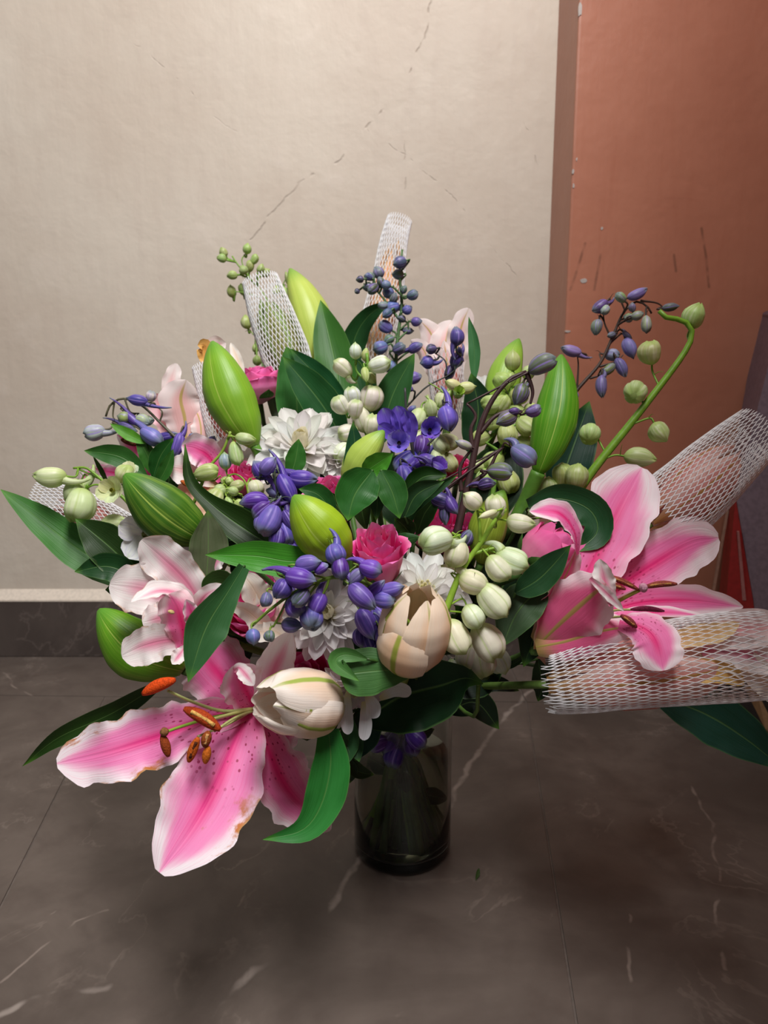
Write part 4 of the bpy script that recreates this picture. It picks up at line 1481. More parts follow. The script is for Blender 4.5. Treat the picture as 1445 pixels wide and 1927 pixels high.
# ------------------------------------------------------------------ foliage
OV = {'prof': 'ovate'}
sprig('long leaf sprig with broad dark leaves reaching out to the far left', [
    ([(245, 1092), (150, 1035), (65, 970), (1, 921)], 78, (66, 122, 52), (.56, .55), {'prof': 'base', 'cup': .3}),
    ([(262, 1085), (210, 1032), (142, 976)], 84, DK, (.535, .53), OV),
    ([(264, 1092), (205, 1066), (140, 1076)], 56, (36, 74, 34), (.53, .525), OV),
    ([(280, 1080), (235, 1105), (198, 1110)], 60, DK, (.55, .55), OV),
    ([(285, 1060), (270, 1090), (240, 1120)], 60, DK, (.54, .53), OV)], (275, 1090, .545))
sprig('small leaved green sprig at left below the arching purple delphinium', [
    ([(276, 898), (228, 860), (158, 848)], 44, MD, (.60, .595)),
    ([(275, 834), (242, 818), (207, 797)], 24, LT, (.60, .595)),
    ([(287, 892), (277, 855), (256, 822)], 34, MD, (.605, .60)),
    ([(288, 898), (302, 858), (326, 824)], 42, (40, 90, 36), (.60, .595)),
    ([(293, 915), (312, 882), (326, 845)], 28, MD, (.59, .585)),
    ([(205, 915), (190, 885), (174, 856)], 10, DK, (.61, .60)),
    ([(300, 925), (318, 905), (310, 880)], 40, DK, (.60, .60))], (288, 905, .605))
sprig('round leaved green sprig at the very centre above the hot pink rose', [
    ([(700, 886), (668, 930), (654, 980)], 82, (46, 96, 36), (.478, .472), OV),
    ([(683, 890), (712, 870), (740, 853)], 46, (82, 150, 48), (.485, .48), OV),
    ([(718, 886), (738, 926), (752, 976)], 60, (44, 92, 40), (.482, .478), OV),
    ([(704, 888), (710, 930), (708, 980)], 36, (36, 80, 34), (.486, .486), OV),
    ([(690, 905), (680, 950), (690, 1000)], 40, DK, (.50, .50), OV)], (704, 884, .488))
sprig('dark folded leaf sprig left of the dark branching stem', [
    ([(762, 930), (796, 898), (841, 894)], 44, DK, (.50, .495), {'prof': 'ovate', 'cup': .9}),
    ([(762, 972), (785, 930), (836, 905)], 46, (34, 66, 34), (.495, .49), {'prof': 'ovate', 'cup': .9}),
    ([(765, 1005), (780, 950), (862, 893)], 30, (36, 76, 38), (.505, .50), {'cup': .8}),
    ([(785, 1005), (800, 965), (830, 928)], 40, DK, (.515, .51)),
    ([(728, 1038), (756, 1020), (792, 1010)], 36, (40, 86, 38), (.50, .495), {'prof': 'ovate', 'cup': -.7}),
    ([(775, 1010), (760, 990), (742, 975)], 40, DK, (.505, .50), OV)], (778, 1012, .508))
sprig('dark green leaf pair behind the yellow green bud at centre', [
    ([(628, 965), (598, 930), (562, 920)], 44, (40, 92, 36), (.50, .495), OV),
    ([(650, 975), (630, 945), (618, 925)], 40, DK, (.515, .51), OV),
    ([(600, 1010), (560, 990), (530, 1000)], 60, DK, (.53, .53), OV)], (640, 980, .52))
sprig('bright green lily leaf lying level left of centre with yellow tip', [([(618, 1046), (550, 1056), (480, 1046), (386, 1044)], 66, (70, 150, 42), (.463, .455), {'prof': 'ovate', 'cup': .3})], (622, 1046, .464))
sprig('hanging twisted dark green leaf in front of the faded lily', [([(458, 1066), (428, 1115), (386, 1185), (354, 1284)], 86, (52, 104, 54), (.452, .436), {'twist': (25, -5), 'prof': ((0, .3), (.25, .55), (.55, 1), (.8, .55), (1, .01))})], (470, 1062, .475))
sprig('narrow dark leaves deep between the faded lily and the cream lily', [
    ([(440, 1120), (410, 1100), (385, 1130)], 60, DK, (.50, .49)), ([(480, 1200), (430, 1180), (400, 1240)], 90, DK, (.54, .53)), ([(450, 1260), (440, 1210), (400, 1150)], 80, (24, 50, 26), (.545, .545))], (470, 1190, .545))
sprig('very large glossy dark leaf over the mouth of the vase', [([(690, 1352), (752, 1312), (830, 1290), (876, 1276), (909, 1287)], 150, (24, 56, 32), (.50, .475), {'prof': ((0, .3), (.2, .85), (.45, 1), (.68, .8), (.82, .42), (.92, .16), (1, .01)), 'cup': .35, 'nx': 13})], (690, 1352, .50))
sprig('grey green veined leaf with a torn notch above the drooping chrysanthemum', [
    ([(770, 1264), (715, 1262), (640, 1270)], 92, (74, 118, 62), (.452, .44), {'prof': 'round', 'cup': -.3, 'nx': 13}),
    ([(690, 1240), (648, 1232), (632, 1248), (676, 1282)], 34, (84, 128, 66), (.441, .436), {'cup': .5})], (772, 1264, .455))
sprig('large arched green leaf hanging at front beside the white half open lily', [([(618, 1372), (622, 1440), (604, 1515), (568, 1562), (494, 1580)], 82, (52, 128, 54), (.462, .448), {'prof': ((0, .5), (.25, .95), (.45, 1), (.65, .7), (.85, .3), (1, .01)), 'cup': .5})], (616, 1370, .463))
sprig('hooked leaf with two points hanging left of the vase rim', [
    ([(658, 1345), (655, 1395), (640, 1430), (624, 1457)], 46, (58, 100, 66), (.478, .468), {'cup': .6}),
    ([(660, 1365), (668, 1400), (676, 1434)], 36, (58, 98, 66), (.478, .472)),
    ([(692, 1325), (684, 1380), (668, 1432)], 66, TL, (.50, .495), OV),
    ([(660, 1420), (672, 1450), (704, 1458)], 30, (44, 66, 34), (.53, .53)),
    ([(655, 1425), (662, 1450), (658, 1474)], 24, (44, 66, 34), (.53, .53))], (676, 1335, .50))
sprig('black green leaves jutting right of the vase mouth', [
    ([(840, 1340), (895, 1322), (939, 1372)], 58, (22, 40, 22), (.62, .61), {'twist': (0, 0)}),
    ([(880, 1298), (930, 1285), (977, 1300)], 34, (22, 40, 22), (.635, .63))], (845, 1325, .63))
sprig('dark leaf stalk with leaves below the big right lily', [
    ([(970, 1116), (1018, 1086), (1074, 1026)], 60, (36, 78, 42), (.472, .462), OV),
    ([(1024, 1100), (975, 1150), (944, 1218)], 84, (62, 84, 54), (.476, .468), {'prof': 'ovate', 'cup': .3}),
    ([(1000, 1110), (1006, 1185), (985, 1255)], 70, (34, 56, 34), (.49, .49), OV),
    ([(1012, 1240), (1020, 1290), (1012, 1320)], 40, (34, 60, 34), (.53, .54)),
    ([(930, 1260), (965, 1250), (1000, 1225)], 14, (40, 66, 34), (.51, .49))], (915, 1272, .52), r=.003)
sprig('curled dark green leaf arching behind the big right lily', [([(995, 955), (1050, 938), (1108, 958), (1124, 1000), (1084, 1038)], 66, (36, 84, 50), (.53, .515), {'prof': ((0, .5), (.3, .9), (.6, 1), (.85, .7), (1, .05)), 'cup': .5})], (990, 962, .535))
sprig('long teal green leaf drooping out of the frame at lower right', [([(1226, 1308), (1320, 1340), (1400, 1388), (1475, 1448)], 104, (38, 84, 72), (.60, .58), {'prof': 'leaf', 'nx': 13, 'cup': .25})], (1222, 1306, .60))
sprig('pair of upright dark leaves at upper right beside the pale lily', [
    ([(892, 720), (892, 650), (882, 596)], 24, (70, 122, 78), (.66, .66)),
    ([(882, 850), (900, 775), (886, 702)], 66, (24, 56, 34), (.655, .655)),
    ([(890, 760), (930, 735), (975, 715)], 24, (40, 70, 46), (.70, .70))], (884, 850, .655))
sprig('three broad lily leaves fanning up at upper centre left', [
    ([(560, 805), (556, 730), (539, 652)], 84, (60, 112, 56), (.67, .665), {'prof': 'base'}),
    ([(652, 838), (604, 758), (532, 671)], 76, (32, 82, 44), (.65, .64)),
    ([(655, 765), (605, 715), (546, 656)], 48, (34, 84, 44), (.67, .66)),
    ([(610, 800), (600, 750), (580, 710)], 60, MD, (.68, .68))], (630, 850, .66))
sprig('curving dark lily leaf wrapping the topmost net sleeve', [
    ([(655, 705), (668, 635), (696, 592), (738, 566)], 50, (40, 84, 44), (.785, .77), {'prof': ((0, .6), (.4, 1), (.75, .6), (1, .02))}),
    ([(690, 790), (672, 720), (660, 660)], 70, (40, 84, 44), (.77, .77))], (665, 790, .77))
sprig('upright lily leaf right of the white delphinium at upper centre', [
    ([(712, 838), (738, 745), (780, 665)], 70, (50, 98, 54), (.61, .60)),
    ([(655, 925), (668, 860), (664, 794)], 44, (34, 76, 46), (.535, .53))], (708, 850, .61))
sprig('slim grey leaf behind the pink rose at upper left', [([(520, 800), (508, 730), (492, 680)], 24, (96, 112, 88), (.72, .72))], (522, 802, .72))
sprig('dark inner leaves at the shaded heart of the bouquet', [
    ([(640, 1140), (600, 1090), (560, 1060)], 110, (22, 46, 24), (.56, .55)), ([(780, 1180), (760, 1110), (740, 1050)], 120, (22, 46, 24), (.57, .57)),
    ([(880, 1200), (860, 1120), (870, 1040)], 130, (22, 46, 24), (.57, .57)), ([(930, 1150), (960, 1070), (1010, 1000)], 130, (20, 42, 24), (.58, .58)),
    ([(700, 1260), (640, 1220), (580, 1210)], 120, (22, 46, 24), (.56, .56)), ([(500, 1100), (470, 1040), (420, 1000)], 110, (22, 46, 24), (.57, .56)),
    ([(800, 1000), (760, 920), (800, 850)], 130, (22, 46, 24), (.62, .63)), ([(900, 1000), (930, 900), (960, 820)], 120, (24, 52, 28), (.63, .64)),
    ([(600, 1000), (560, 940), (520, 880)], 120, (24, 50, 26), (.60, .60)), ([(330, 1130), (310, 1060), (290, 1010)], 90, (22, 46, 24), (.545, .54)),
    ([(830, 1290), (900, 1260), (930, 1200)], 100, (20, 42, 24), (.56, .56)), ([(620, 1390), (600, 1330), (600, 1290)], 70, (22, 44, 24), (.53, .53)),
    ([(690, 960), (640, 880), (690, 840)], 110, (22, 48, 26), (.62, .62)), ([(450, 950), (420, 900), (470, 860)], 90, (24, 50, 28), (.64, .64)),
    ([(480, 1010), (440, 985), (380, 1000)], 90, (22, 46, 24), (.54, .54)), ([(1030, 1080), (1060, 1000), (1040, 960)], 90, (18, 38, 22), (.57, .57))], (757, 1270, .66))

# ------------------------------------------------------------------ delphiniums
CW = (236, 238, 208)
CG = (190, 208, 132)
PU_ = (116, 72, 186)
PD_ = (74, 50, 130)
PB_ = (128, 122, 200)
BG_ = (84, 104, 128)
delph('white_delphinium', 'tall pale green budded delphinium leaning right before the terracotta pier',
      [[(1062, 965), (1116, 885), (1200, 780), (1285, 668), (1302, 625), (1290, 606), (1262, 598), (1246, 596), (1240, 585)]], .575,
      [(1308, 595, 48, 42, 75, 0, 0), (1225, 664, 44, 44, 100, 0, 1), (1198, 740, 48, 44, 215, 0, 1, 50), (1242, 813, 42, 40, -62, 0, 0), (1204, 862, 58, 38, -8, 0, 0),
       (1108, 817, 42, 40, 250, 0, 1, 45), (1085, 898, 50, 44, 85, 0, 1), (1058, 895, 46, 40, 95, 0, 1), (1029, 920, 44, 42, 85, 0, 1), (1137, 935, 22, 18, 60, 0, 0), (1002, 962, 26, 20, 60, 0, 0)],
      CG, stemcol=(116, 160, 44), sr=9, r_end=.5)
delph('white_delphinium', 'cream white budded delphinium in front at right centre above the peach bud',
      [[(838, 1150), (868, 1075), (906, 1020), (935, 975), (952, 958)], [(872, 1070), (862, 1040), (866, 1015), (850, 1002)], [(890, 1042), (915, 1035), (935, 1030)], [(904, 1020), (902, 985), (898, 960)]], .452,
      [(888, 942, 42, 36, 140, 0, 0), (931, 955, 48, 40, 95, 0, 1), (980, 983, 54, 38, -8, 0, 0), (822, 1020, 66, 56, 195, .6, 1), (856, 1040, 56, 48, 255, 0, 1), (963, 1054, 64, 52, -25, .6, 1),
       (938, 1068, 56, 46, -50, 0, 1), (893, 1096, 62, 48, -22, .8, 0), (928, 1130, 74, 58, -50, 0, 1), (858, 1198, 70, 56, -65, 0, 1), (914, 1208, 76, 62, -60, 0, 1), (918, 968, 40, 14, 200, 0, 0), (890, 1160, 50, 44, -60, 0, 1)],
      CW, stemcol=(140, 178, 56), sr=7)
delph('white_delphinium', 'small white budded delphinium at upper centre between the lily leaves',
      [[(696, 890), (692, 830), (690, 760), (692, 690), (690, 665)], [(691, 780), (660, 770), (650, 760)], [(692, 720), (672, 700), (668, 680)]], .595,
      [(669, 660, 32, 24, 92, 0, 0), (645, 693, 42, 32, 140, .5, 1), (713, 686, 44, 34, 12, 0, 1), (662, 746, 36, 32, 100, 0, 1), (697, 750, 50, 46, 75, 0, 1), (642, 762, 38, 34, 120, 0, 1), (689, 668, 26, 16, 88, 0, 0, None, CG),
       (688, 705, 34, 16, -80, 0, 0, None, CG), (698, 712, 28, 20, -50, 0, 0, None, CG), (655, 812, 40, 34, 200, 0, 1), (678, 790, 50, 36, 110, 0, 1), (700, 800, 42, 34, 80, 0, 1), (645, 852, 44, 36, 230, 0, 1), (670, 770, 36, 30, 80, 0, 1)],
      (240, 240, 226), stemcol=(112, 160, 56), sr=5)
t = delph('white_delphinium', 'greenish white delphinium with open florets at far left above the dark leaves',
          [[(262, 985), (240, 945), (205, 915), (176, 890), (160, 880), (138, 881)], [(215, 922), (180, 912), (155, 925)]], .55,
          [(94, 895, 60, 40, 178, .9, 0, 5), (148, 950, 66, 58, 262, 0, 1, 15), (140, 925, 50, 48, 240, .9, 0, 5), (236, 893, 40, 34, 60, 0, 1), (214, 990, 60, 40, 20, 0, 0)], (226, 230, 176), stemcol=(120, 160, 50), sr=4)
floret(t, 218, 925, 36, .545, Vector((-.1, -.9, .3)), (226, 232, 180), (150, 150, 50), el=25)
floret(t, 244, 900, 30, .56, Vector((.1, -.6, .8)), (238, 240, 214), (170, 180, 80), el=30)
floret(t, 276, 1003, 62, .522, Vector((.25, -.95, .1)), (246, 248, 246), (150, 160, 90), el=12)
floret(t, 330, 1030, 36, .53, Vector((.25, -.95, .1)), (240, 238, 240), (150, 160, 90), el=12)
delph('white_delphinium', 'lime budded delphinium with tiny blue tinged buds below the bright green bud at left',
      [[(372, 930), (392, 882), (418, 850), (434, 812)], [(385, 890), (400, 905), (415, 895)], [(470, 940), (460, 905), (440, 892), (420, 905)], [(470, 950), (450, 930), (430, 928)]], .545,
      [(462, 825, 40, 24, -8, 0, 0, 5), (444, 853, 46, 28, -75, 0, 1), (388, 890, 46, 34, 12, 0, 1, 5), (432, 906, 16, 15, 30, 0), (413, 924, 26, 26, 200, 0, 0), (424, 905, 20, 20, 160, 0), (446, 914, 30, 22, 10, 0), (438, 925, 22, 18, 160, 0),
       (456, 966, 32, 24, -35, 0, 0, None, (190, 205, 190)), (424, 867, 34, 24, 95, 0, 0, None, (150, 172, 190)), (400, 940, 50, 40, 240, 0, 1), (450, 950, 22, 18, -40, 0), (430, 945, 22, 18, -70, 0), (410, 955, 34, 26, 200, 0, 1), (480, 920, 34, 34, -60, 0, 1, None, (226, 226, 200))],
      CG, stemcol=(136, 164, 60), sr=3.5, r_end=.7)
delph('white_delphinium', 'dense pale green budded delphinium behind the dark stem at upper right',
      [[(925, 945), (935, 880), (950, 810), (960, 740), (966, 690)], [(950, 810), (985, 790), (990, 780)], [(942, 850), (910, 830)]], .63,
      [(965, 678, 40, 30, 95, 0, 0), (995, 700, 30, 26, 60, 0, 0), (944, 720, 38, 34, 130, 0, 1), (925, 758, 40, 36, 190, 0, 1), (975, 745, 40, 36, 20, 0, 1), (990, 800, 42, 38, -40, 0, 1), (955, 818, 44, 40, -90, 0, 1), (928, 795, 38, 34, 200, 0, 1), (905, 825, 36, 32, 200, 0, 1),
       (970, 775, 34, 30, -60, 0, 1), (930, 870, 46, 40, 220, 0, 1), (953, 905, 50, 44, -70, 0, 1), (912, 900, 40, 34, 230, 0, 1), (1000, 770, 30, 26, 0, 0, 0), (945, 760, 36, 30, 60, 0, 1), (960, 715, 30, 26, 70, 0, 1), (985, 835, 34, 30, -30, 0, 1), (900, 880, 36, 30, 180, 0, 1)],
      (196, 216, 132), stemcol=(116, 160, 60), sr=5)
t = delph('white_delphinium', 'greenish white delphinium with spurred buds among purple florets at centre right',
          [[(835, 935), (838, 870), (845, 800), (850, 750), (852, 725)], [(845, 790), (815, 760), (800, 745)], [(838, 860), (800, 815)], [(850, 760), (830, 735), (806, 720)]], .575,
          [(852, 724, 36, 22, 160, .7, 0), (879, 729, 34, 24, 5, 0, 0), (812, 790, 36, 32, 200, .8, 1), (785, 788, 44, 34, 250, .9, 1), (833, 752, 40, 28, 240, .9, 0), (810, 768, 36, 26, 100, .8, 0), (790, 825, 34, 28, 220, 0, 1), (830, 835, 40, 32, -60, 0, 1), (822, 862, 44, 36, -80, .7, 1), (845, 830, 38, 32, -30, 0, 1), (800, 850, 40, 30, 230, 0, 1), (845, 870, 40, 32, -60, 0, 1)],
          (216, 224, 168), stemcol=(130, 164, 70), sr=3.5)
floret(t, 858, 748, 26, .552, Vector((.2, -.8, .6)), (176, 206, 100), (140, 180, 70), el=50)
delph('white_delphinium', 'thin lime green delphinium tip with tiny round buds at the top left of the bouquet',
      [[(575, 700), (540, 640), (500, 560), (466, 520), (446, 496), (437, 482)], [(470, 525), (455, 490), (470, 470), (462, 466)], [(490, 600), (480, 630), (468, 618)], [(490, 560), (465, 552), (440, 548)], [(560, 640), (540, 570), (530, 545), (540, 520)]], .83,
      [(417, 487, 18, 17, 170, 0, 0), (421, 474, 18, 16, 120, 0), (437, 519, 20, 17, 190, 0), (436, 548, 24, 18, 100, 0), (465, 468, 20, 17, 80, 0), (470, 501, 22, 16, 80, 0), (478, 488, 20, 15, 60, 0), (458, 508, 18, 18, 120, 0), (500, 513, 20, 17, 30, 0), (456, 545, 22, 16, 100, 0), (464, 606, 26, 20, 100, 0),
       (490, 505, 18, 15, 60, 0), (520, 545, 24, 14, 250, 0), (534, 550, 22, 14, 270, 0), (540, 524, 24, 10, 100, 0), (524, 528, 24, 9, 110, 0), (484, 678, 20, 18, 90, 0), (480, 655, 16, 14, 90, 0)],
      (172, 196, 112), stemcol=(126, 164, 66), sr=2.2, r_end=.7)
delph('white_delphinium', 'white delphinium florets low in shadow right of the peach bud',
      [[(900, 1290), (900, 1255), (905, 1225)]], .50,
      [(905, 1245, 60, 50, -80, 0, 1), (880, 1235, 50, 40, -110, 0, 1), (935, 1240, 60, 46, -60, 0, 1), (850, 1250, 26, 20, 100, 0, 0)], (226, 222, 214), stemcol=(100, 140, 60), sr=4)

# purple ones
t = delph('purple_delphinium', 'arching violet budded delphinium at the front centre over the white chrysanthemum',
          [[(745, 1150), (715, 1112), (675, 1092), (630, 1086), (590, 1098), (548, 1118), (505, 1150), (474, 1178)], [(600, 1096), (582, 1120), (583, 1140)], [(620, 1087), (612, 1110), (592, 1140)], [(545, 1120), (530, 1150), (514, 1180)],
           [(640, 1086), (625, 1060), (618, 1048)], [(690, 1098), (678, 1065), (680, 1058)], [(660, 1090), (640, 1060)]], .438,
          [(566, 1088, 60, 42, -8, 1.0, 0, 10, PU_), (580, 1060, 50, 34, 8, -.7, 0, 8, (112, 98, 186)), (632, 1042, 40, 40, -70, 1.0, 1, 20, (104, 88, 178)), (697, 1070, 44, 36, -15, .8, 1, 15), (682, 1122, 66, 40, -42, 1.2, 0, 12, (92, 68, 172)),
           (598, 1138, 48, 36, -115, -.8, 0, 15), (556, 1142, 42, 38, -60, .7, 1, 20), (587, 1163, 50, 46, -85, 0, 1, 52, (96, 88, 184)), (549, 1176, 40, 30, -5, 0, 0, 10, (92, 96, 140)), (476, 1199, 32, 28, -78, 0, 0, 25, (110, 122, 190)), (508, 1197, 22, 22, -85, 0, 1, 40, (96, 130, 84)),
           (500, 1128, 28, 24, -100, 0, 1, 20, (96, 104, 130)), (528, 1108, 40, 38, -120, .6, 0, 15, (80, 64, 140)), (640, 1068, 46, 34, -80, 0, 1, 20, PD_), (738, 1108, 48, 30, 15, 0, 0, 20, (120, 108, 200)), (722, 1128, 44, 34, -5, 0, 1, 20, (110, 92, 190)), (704, 1108, 52, 24, 40, .6, 0, 15), (566, 1124, 40, 32, 230, 0, 1, 10, (90, 104, 90)),
           (672, 1085, 40, 26, -140, .5, 0, 10, (120, 118, 150)), (605, 1070, 30, 22, 30, 0, 0, 15)],
          PU_, 'bud_purple', (122, 152, 52), 5)
t = delph('purple_delphinium', 'deep violet drooping delphinium buds beside the peach half open lily',
          [[(745, 1215), (728, 1180), (705, 1150), (690, 1128)]], .462,
          [(690, 1175, 64, 40, -62, 1.1, 0, 15, (78, 58, 150)), (715, 1165, 50, 30, -60, .9, 0, 15, (88, 70, 150)), (700, 1205, 54, 44, -70, .8, 1, 15, PD_), (725, 1200, 46, 40, -60, .8, 1, 15, (52, 40, 100)), (680, 1200, 40, 30, -80, 1, 0, 10, PD_), (718, 1225, 44, 40, -80, 0, 1, 10, (48, 36, 96))],
          PD_, 'bud_purple', (100, 120, 60), 4)
t = delph('purple_delphinium', 'violet spurred delphinium left of the yellow green central bud',
          [[(555, 1050), (548, 1000), (530, 950), (520, 915), (514, 890)], [(528, 940), (545, 905), (560, 895)], [(530, 945), (500, 935), (488, 940)], [(522, 915), (505, 895)]], .50,
          [(488, 885, 40, 34, 120, -1.2, 0, 5), (506, 876, 42, 30, 50, 0, 0, 10, PB_), (571, 900, 54, 38, -5, 1.1, 0, 5), (541, 921, 66, 34, -62, 1.0, 0, 8), (478, 944, 54, 34, 185, 1.0, 0, 5), (505, 977, 62, 52, -115, 0, 1, 15, (104, 92, 186)), (533, 1003, 54, 44, -70, 0, 1, 15, (92, 84, 178)), (556, 1015, 44, 36, -60, .7, 0, 10, PD_),
           (518, 928, 36, 24, 160, 0, 0, 10, (140, 150, 190)), (545, 980, 46, 34, -60, .8, 0, 10, (72, 58, 140)), (492, 960, 40, 30, 220, .8, 1, 5, PD_), (540, 1035, 46, 36, -70, 0, 1, 10, (78, 76, 160)), (522, 1010, 40, 34, -100, 0, 1, 10, PD_)],
          (86, 62, 166), 'bud_purple', (84, 96, 76), 4)
t = delph('purple_delphinium', 'violet delphinium with open dark eyed florets at centre right',
          [[(790, 965), (785, 900), (775, 840), (765, 780), (762, 730)], [(782, 870), (800, 830)], [(784, 880), (830, 870)], [(790, 850), (830, 810), (838, 775)]], .56,
          [(841, 788, 50, 40, -78, 1.0, 0, 10, (116, 110, 200)), (765, 870, 56, 44, 220, .9, 1, 10, (78, 58, 160)), (800, 870, 44, 34, 20, .9, 0, 10), (820, 885, 44, 30, -30, .8, 0, 10), (760, 900, 50, 36, -80, 0, 1, 10), (790, 840, 44, 34, -100, 0, 0, 10, PD_), (775, 920, 50, 34, -90, .6, 0, 10, (70, 56, 150)), (752, 920, 40, 26, -80, 0, 0, 10)],
          (90, 68, 170), 'bud_purple', (60, 60, 60), 4)
for pts, w in (([(752, 838), (734, 805), (720, 768)], 40), ([(764, 838), (756, 800), (746, 764)], 38), ([(776, 832), (772, 800), (762, 774)], 32), ([(760, 835), (735, 815), (712, 800)], 30)):
    blade(t, 'sepal', pts, w, MAT['sepal'], (.55, .54), 'round', .6, color=(122, 96, 214), wave=.08)
floret(t, 752, 838, 31, .53, Vector((-.1, -.9, .4)), (146, 124, 218), (44, 30, 38), el=26, n=6)
floret(t, 808, 813, 31, .535, Vector((.0, -.9, .35)), (124, 98, 204), (42, 30, 36), el=28, n=6)
floret(t, 820, 885, 26, .552, Vector((.3, -.6, .7)), (100, 72, 176), (60, 44, 90), el=30)
t = delph('purple_delphinium', 'blue green budded delphinium spike at top centre before the topmost net sleeve',
          [[(742, 790), (744, 700), (748, 640), (756, 570), (752, 520), (757, 470)], [(750, 600), (720, 560), (700, 540), (684, 534)], [(748, 640), (770, 620)], [(752, 560), (770, 555)]], .735,
          [(752, 494, 27, 24, 200, 0, 0), (748, 516, 24, 20, 190, 0, 0, None, (128, 152, 128)), (731, 548, 26, 22, -70, 0, 1, None, (110, 128, 190)), (697, 520, 18, 16, 130, 0, 0, None, (116, 146, 100)), (711, 513, 24, 22, 120, 0, 0, None, (120, 150, 130)), (693, 521, 16, 14, 160, 0), (692, 541, 20, 18, 200, 0, 0, None, (70, 96, 70)), (677, 526, 15, 14, 190, 0, 0, None, (66, 92, 70)),
           (672, 548, 11, 11, 220, 0, 0, None, (60, 82, 60)), (702, 543, 24, 20, 220, 0, 1, None, (70, 92, 60)), (725, 535, 22, 18, 160, 0, 0, None, (120, 150, 150)), (738, 579, 30, 24, 200, .6, 1, None, (112, 120, 196)), (720, 574, 20, 15, 190, 0, 0, None, (150, 176, 150)), (766, 582, 20, 18, 30, 0, 0, None, (104, 104, 170)), (776, 555, 22, 20, 20, 0, 1, None, (96, 120, 130)), (784, 605, 22, 18, -5, 0, 0, None, (88, 90, 140)),
           (768, 622, 22, 14, -5, .6, 0, None, (90, 100, 100)), (726, 615, 28, 24, 150, 0, 1, None, (104, 116, 176)), (716, 654, 28, 26, 200, 0, 1, None, (112, 128, 186)), (750, 655, 26, 22, 20, 0, 1), (735, 690, 24, 22, 250, 0, 1, None, (120, 144, 176)), (782, 655, 30, 20, 25, 1.2, 0, None, (92, 88, 150)), (728, 590, 22, 18, 220, 0, 0), (740, 560, 20, 16, 60, 0, 0, None, (90, 116, 80)), (760, 545, 16, 14, 60, 0, 0, None, (90, 116, 80)), (732, 640, 22, 18, 210, 0, 0, None, (110, 140, 90)), (715, 530, 18, 16, 100, 0, 0, None, (84, 110, 80)), (755, 600, 18, 14, 150, 0, 0, None, (80, 100, 80))],
          BG_, 'bud_purple', (84, 116, 70), 4.5, r_end=.5)
t = delph('purple_delphinium', 'thin violet budded delphinium in front of the pale pink half open lily',
          [[(762, 830), (757, 770), (758, 735), (768, 712)], [(757, 775), (800, 730), (845, 705), (868, 680), (864, 662)], [(840, 706), (838, 680), (818, 664)]], .675,
          [(858, 633, 36, 28, 92, .9, 0, 5, (92, 86, 160)), (812, 657, 20, 20, 190, 0, 1, None, (70, 72, 92)), (803, 681, 26, 26, 195, .9, 0, 5, (98, 84, 170)), (857, 678, 32, 26, 250, .8, 0, 10, (82, 72, 150)), (846, 702, 34, 20, 250, 0, 0, 5, (58, 50, 80)), (780, 712, 28, 24, 20, .9, 0, 5, (108, 104, 170)), (866, 662, 22, 12, 110, 0, 0), (752, 766, 22, 20, 200, 0, 1, None, (110, 150, 110)), (775, 770, 20, 14, 40, 0, 0), (770, 730, 18, 12, 150, 0, 0)],
          (90, 80, 150), 'bud_purple', (62, 66, 62), 3.2, r_end=.5)
t = delph('purple_delphinium', 'dark maroon branching delphinium stem with green violet buds at right centre',
          [[(858, 1010), (882, 905), (902, 810), (925, 755), (958, 715), (990, 700)], [(903, 815), (930, 785), (958, 772), (978, 772)], [(882, 915), (918, 885), (934, 855), (948, 840)], [(868, 925), (866, 880), (884, 850), (890, 846)], [(890, 850), (886, 810), (895, 785), (888, 770), (878, 760)], [(990, 700), (1002, 735), (998, 760)]], .515,
          [(1020, 688, 54, 38, 25, 0, 1, 10, (122, 134, 100)), (977, 742, 44, 32, -112, .7, 0, 10, (104, 116, 76)), (1003, 772, 30, 24, 20, 0, 1, 15, (128, 118, 150)), (953, 788, 44, 30, 205, 0, 0, 10, (104, 112, 70)), (985, 857, 54, 42, -38, .5, 1, 15, (128, 122, 178)), (940, 888, 46, 36, -5, 0, 1, 15, (120, 136, 84)), (916, 912, 34, 24, 10, .8, 0, 10, (56, 46, 74)),
           (872, 836, 34, 18, 160, 0, 0, 10, (170, 176, 150)), (968, 775, 24, 16, 10, 0, 0, 10, (52, 44, 56)), (832, 940, 50, 34, -20, .9, 0, 10, (66, 56, 130)), (838, 968, 40, 22, -90, 0, 0, 10, (78, 86, 92)), (812, 925, 26, 18, 170, 0, 0, 10, (164, 176, 120)), (850, 950, 40, 26, -60, .8, 0, 10, (74, 62, 140)), (878, 1012, 36, 28, 60, 0, 0, 10, (70, 76, 84))],
          (100, 100, 90), 'bud_purple', (66, 44, 44), 8, r_end=.5)
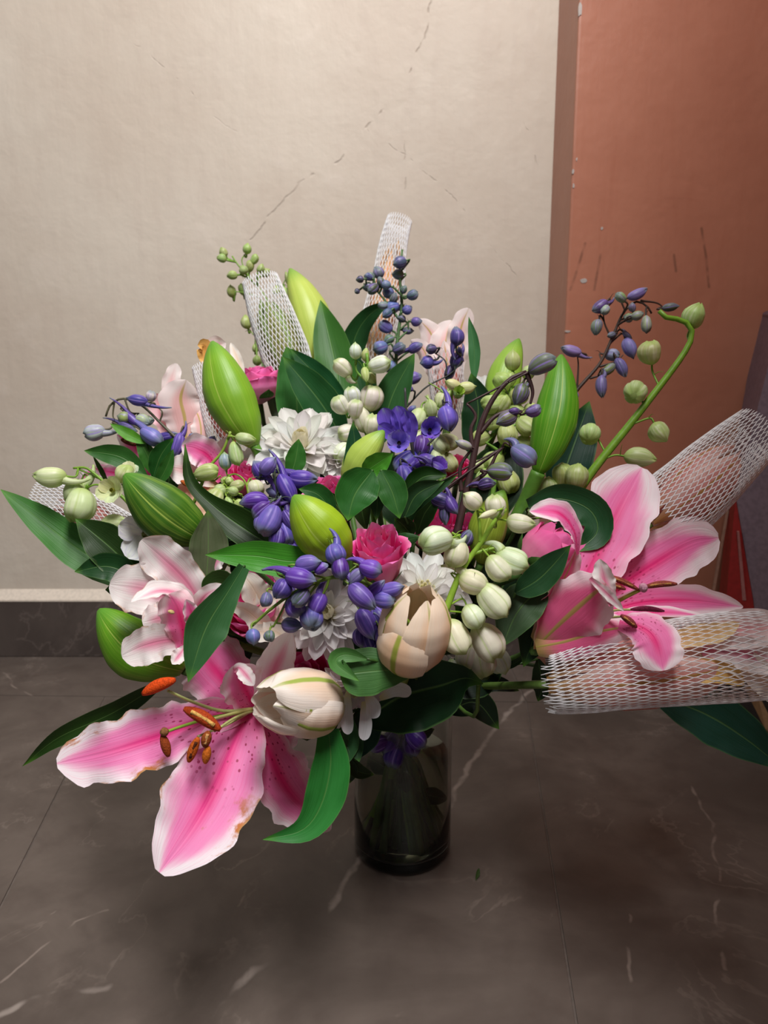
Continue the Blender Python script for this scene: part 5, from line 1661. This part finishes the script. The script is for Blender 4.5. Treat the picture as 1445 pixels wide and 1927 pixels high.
t = delph('purple_delphinium', 'dark arching delphinium tip with drooping lavender buds before the terracotta pier',
          [[(1040, 800), (1085, 735), (1128, 685), (1152, 635), (1172, 590), (1196, 568), (1216, 575), (1226, 590)], [(1128, 690), (1160, 680), (1172, 668)], [(1085, 740), (1088, 690), (1086, 668)], [(1110, 712), (1135, 705)], [(1152, 640), (1138, 610), (1135, 590)], [(1205, 566), (1235, 570), (1250, 580)]], .67,
          [(1075, 659, 40, 22, 165, .7, 0, 5, (150, 140, 196)), (1199, 552, 40, 20, 25, 0, 0, 5, (140, 128, 194)), (1168, 560, 24, 18, 140, 0, 1, 10, (160, 180, 120)), (1128, 576, 36, 24, 215, .6, 0, 10, (96, 94, 126)), (1138, 583, 22, 18, 230, 0, 0, 20, (176, 200, 170)), (1124, 616, 32, 22, 255, 0, 0, 10, (140, 150, 110)), (1182, 597, 20, 18, 180, 0, 0, 10, (150, 170, 110)), (1199, 593, 24, 18, 20, .6, 0, 10, (150, 170, 120)),
           (1216, 610, 34, 20, 268, 0, 1, 10, (176, 190, 150)), (1262, 578, 32, 16, 8, 0, 0, 5, (110, 120, 90)), (1184, 656, 42, 26, -70, .6, 0, 10, (142, 136, 196)), (1151, 668, 28, 24, -10, 0, 1, 15, (164, 168, 190)), (1168, 692, 40, 22, -68, 0, 0, 10, (116, 116, 160)), (1143, 695, 36, 18, 215, 0, 0, 10, (132, 146, 100)), (1133, 727, 44, 22, -92, .4, 0, 10, (110, 108, 160)), (1081, 742, 22, 14, 110, 0, 0, 10, (150, 140, 200)), (1190, 578, 18, 14, 100, 0, 0), (1150, 630, 18, 12, 200, 0, 0), (1180, 630, 22, 10, -40, 0, 0)],
          (110, 112, 120), 'bud_purple', (70, 52, 44), 4, r_end=.45)
t = delph('purple_delphinium', 'arching delphinium with violet and white hanging buds at left above the small green leaves',
          [[(395, 880), (340, 832), (302, 796), (268, 764), (232, 750), (208, 762), (199, 784)], [(215, 756), (213, 785), (225, 792)], [(300, 795), (305, 775), (290, 762)], [(235, 752), (245, 775), (262, 778)]], .61,
          [(178, 813, 38, 32, 195, 1.2, 1, 10, (190, 206, 196)), (258, 753, 40, 22, 170, 1.4, 0, 5, (84, 72, 160)), (283, 746, 22, 20, 70, 0, 1, 15, (226, 230, 210)), (233, 785, 24, 24, 170, 1.2, 0, 10, (150, 176, 90)), (252, 790, 44, 18, -40, 1.2, 0, 5, (84, 74, 150)), (285, 822, 50, 32, -32, 1.2, 1, 8, (124, 118, 190)), (268, 792, 30, 24, -20, 0, 0, 15, (196, 208, 160)), (315, 820, 40, 20, 10, .9, 0, 5, (74, 62, 140)), (333, 838, 50, 24, 255, .6, 0, 8, (92, 76, 168)),
           (360, 826, 22, 18, 60, 0, 1, 15, (100, 84, 170)), (392, 838, 24, 20, 60, 0, 1, 15, (110, 94, 176)), (400, 828, 18, 16, 60, 0, 0, 15, (100, 84, 170)), (240, 805, 40, 18, -20, 1.0, 0, 5, (60, 54, 100)), (425, 850, 20, 16, 60, 0, 0, 10, (96, 80, 166)), (278, 790, 26, 20, 0, 0, 0, 10, (190, 204, 150))],
          (90, 80, 150), 'bud_purple', (92, 88, 66), 3.2, r_end=.6)
t = delph('purple_delphinium', 'dark violet florets sunk in the vase mouth under the big dark leaf',
          [[(752, 1440), (750, 1380), (745, 1330)]], .645,
          [(735, 1395, 50, 40, 240, 0, 1, 10), (715, 1400, 40, 34, 200, 0, 1, 10), (782, 1390, 44, 38, -40, 0, 1, 10), (745, 1420, 50, 40, -110, 0, 1, 10, (70, 40, 130)), (775, 1400, 44, 36, -80, 0, 1, 10), (714, 1335, 30, 16, -80, 0, 0, 10, (80, 50, 170))],
          (76, 44, 140), 'bud_purple', (70, 80, 50), 3)
# foliage left on the stems inside the vase
tt = thing('submerged_foliage', 'dark leaves clinging to the stems inside the glass vase', 'foliage', (VX, VY, .06))
for i in range(9):
    a = i * 2.4
    p0 = Vector((VX + .012 * math.cos(a), VY + .012 * math.sin(a), .06 + .012 * i))
    p1 = p0 + Vector((.022 * math.cos(a), .022 * math.sin(a), random.uniform(-.012, .02)))
    q = []
    for p in (p0, p0.lerp(p1, .5), p1):
        w = p - CAM
        dd = w.dot(FW)
        q.append((722.5 + FPX * w.dot(RT) / dd, 963.5 - FPX * w.dot(UP) / dd, dd))
    blade(tt, 'leaf', q, 26, MAT['leaf'], .7, 'leaf', .4, color=(46, 62, 30))
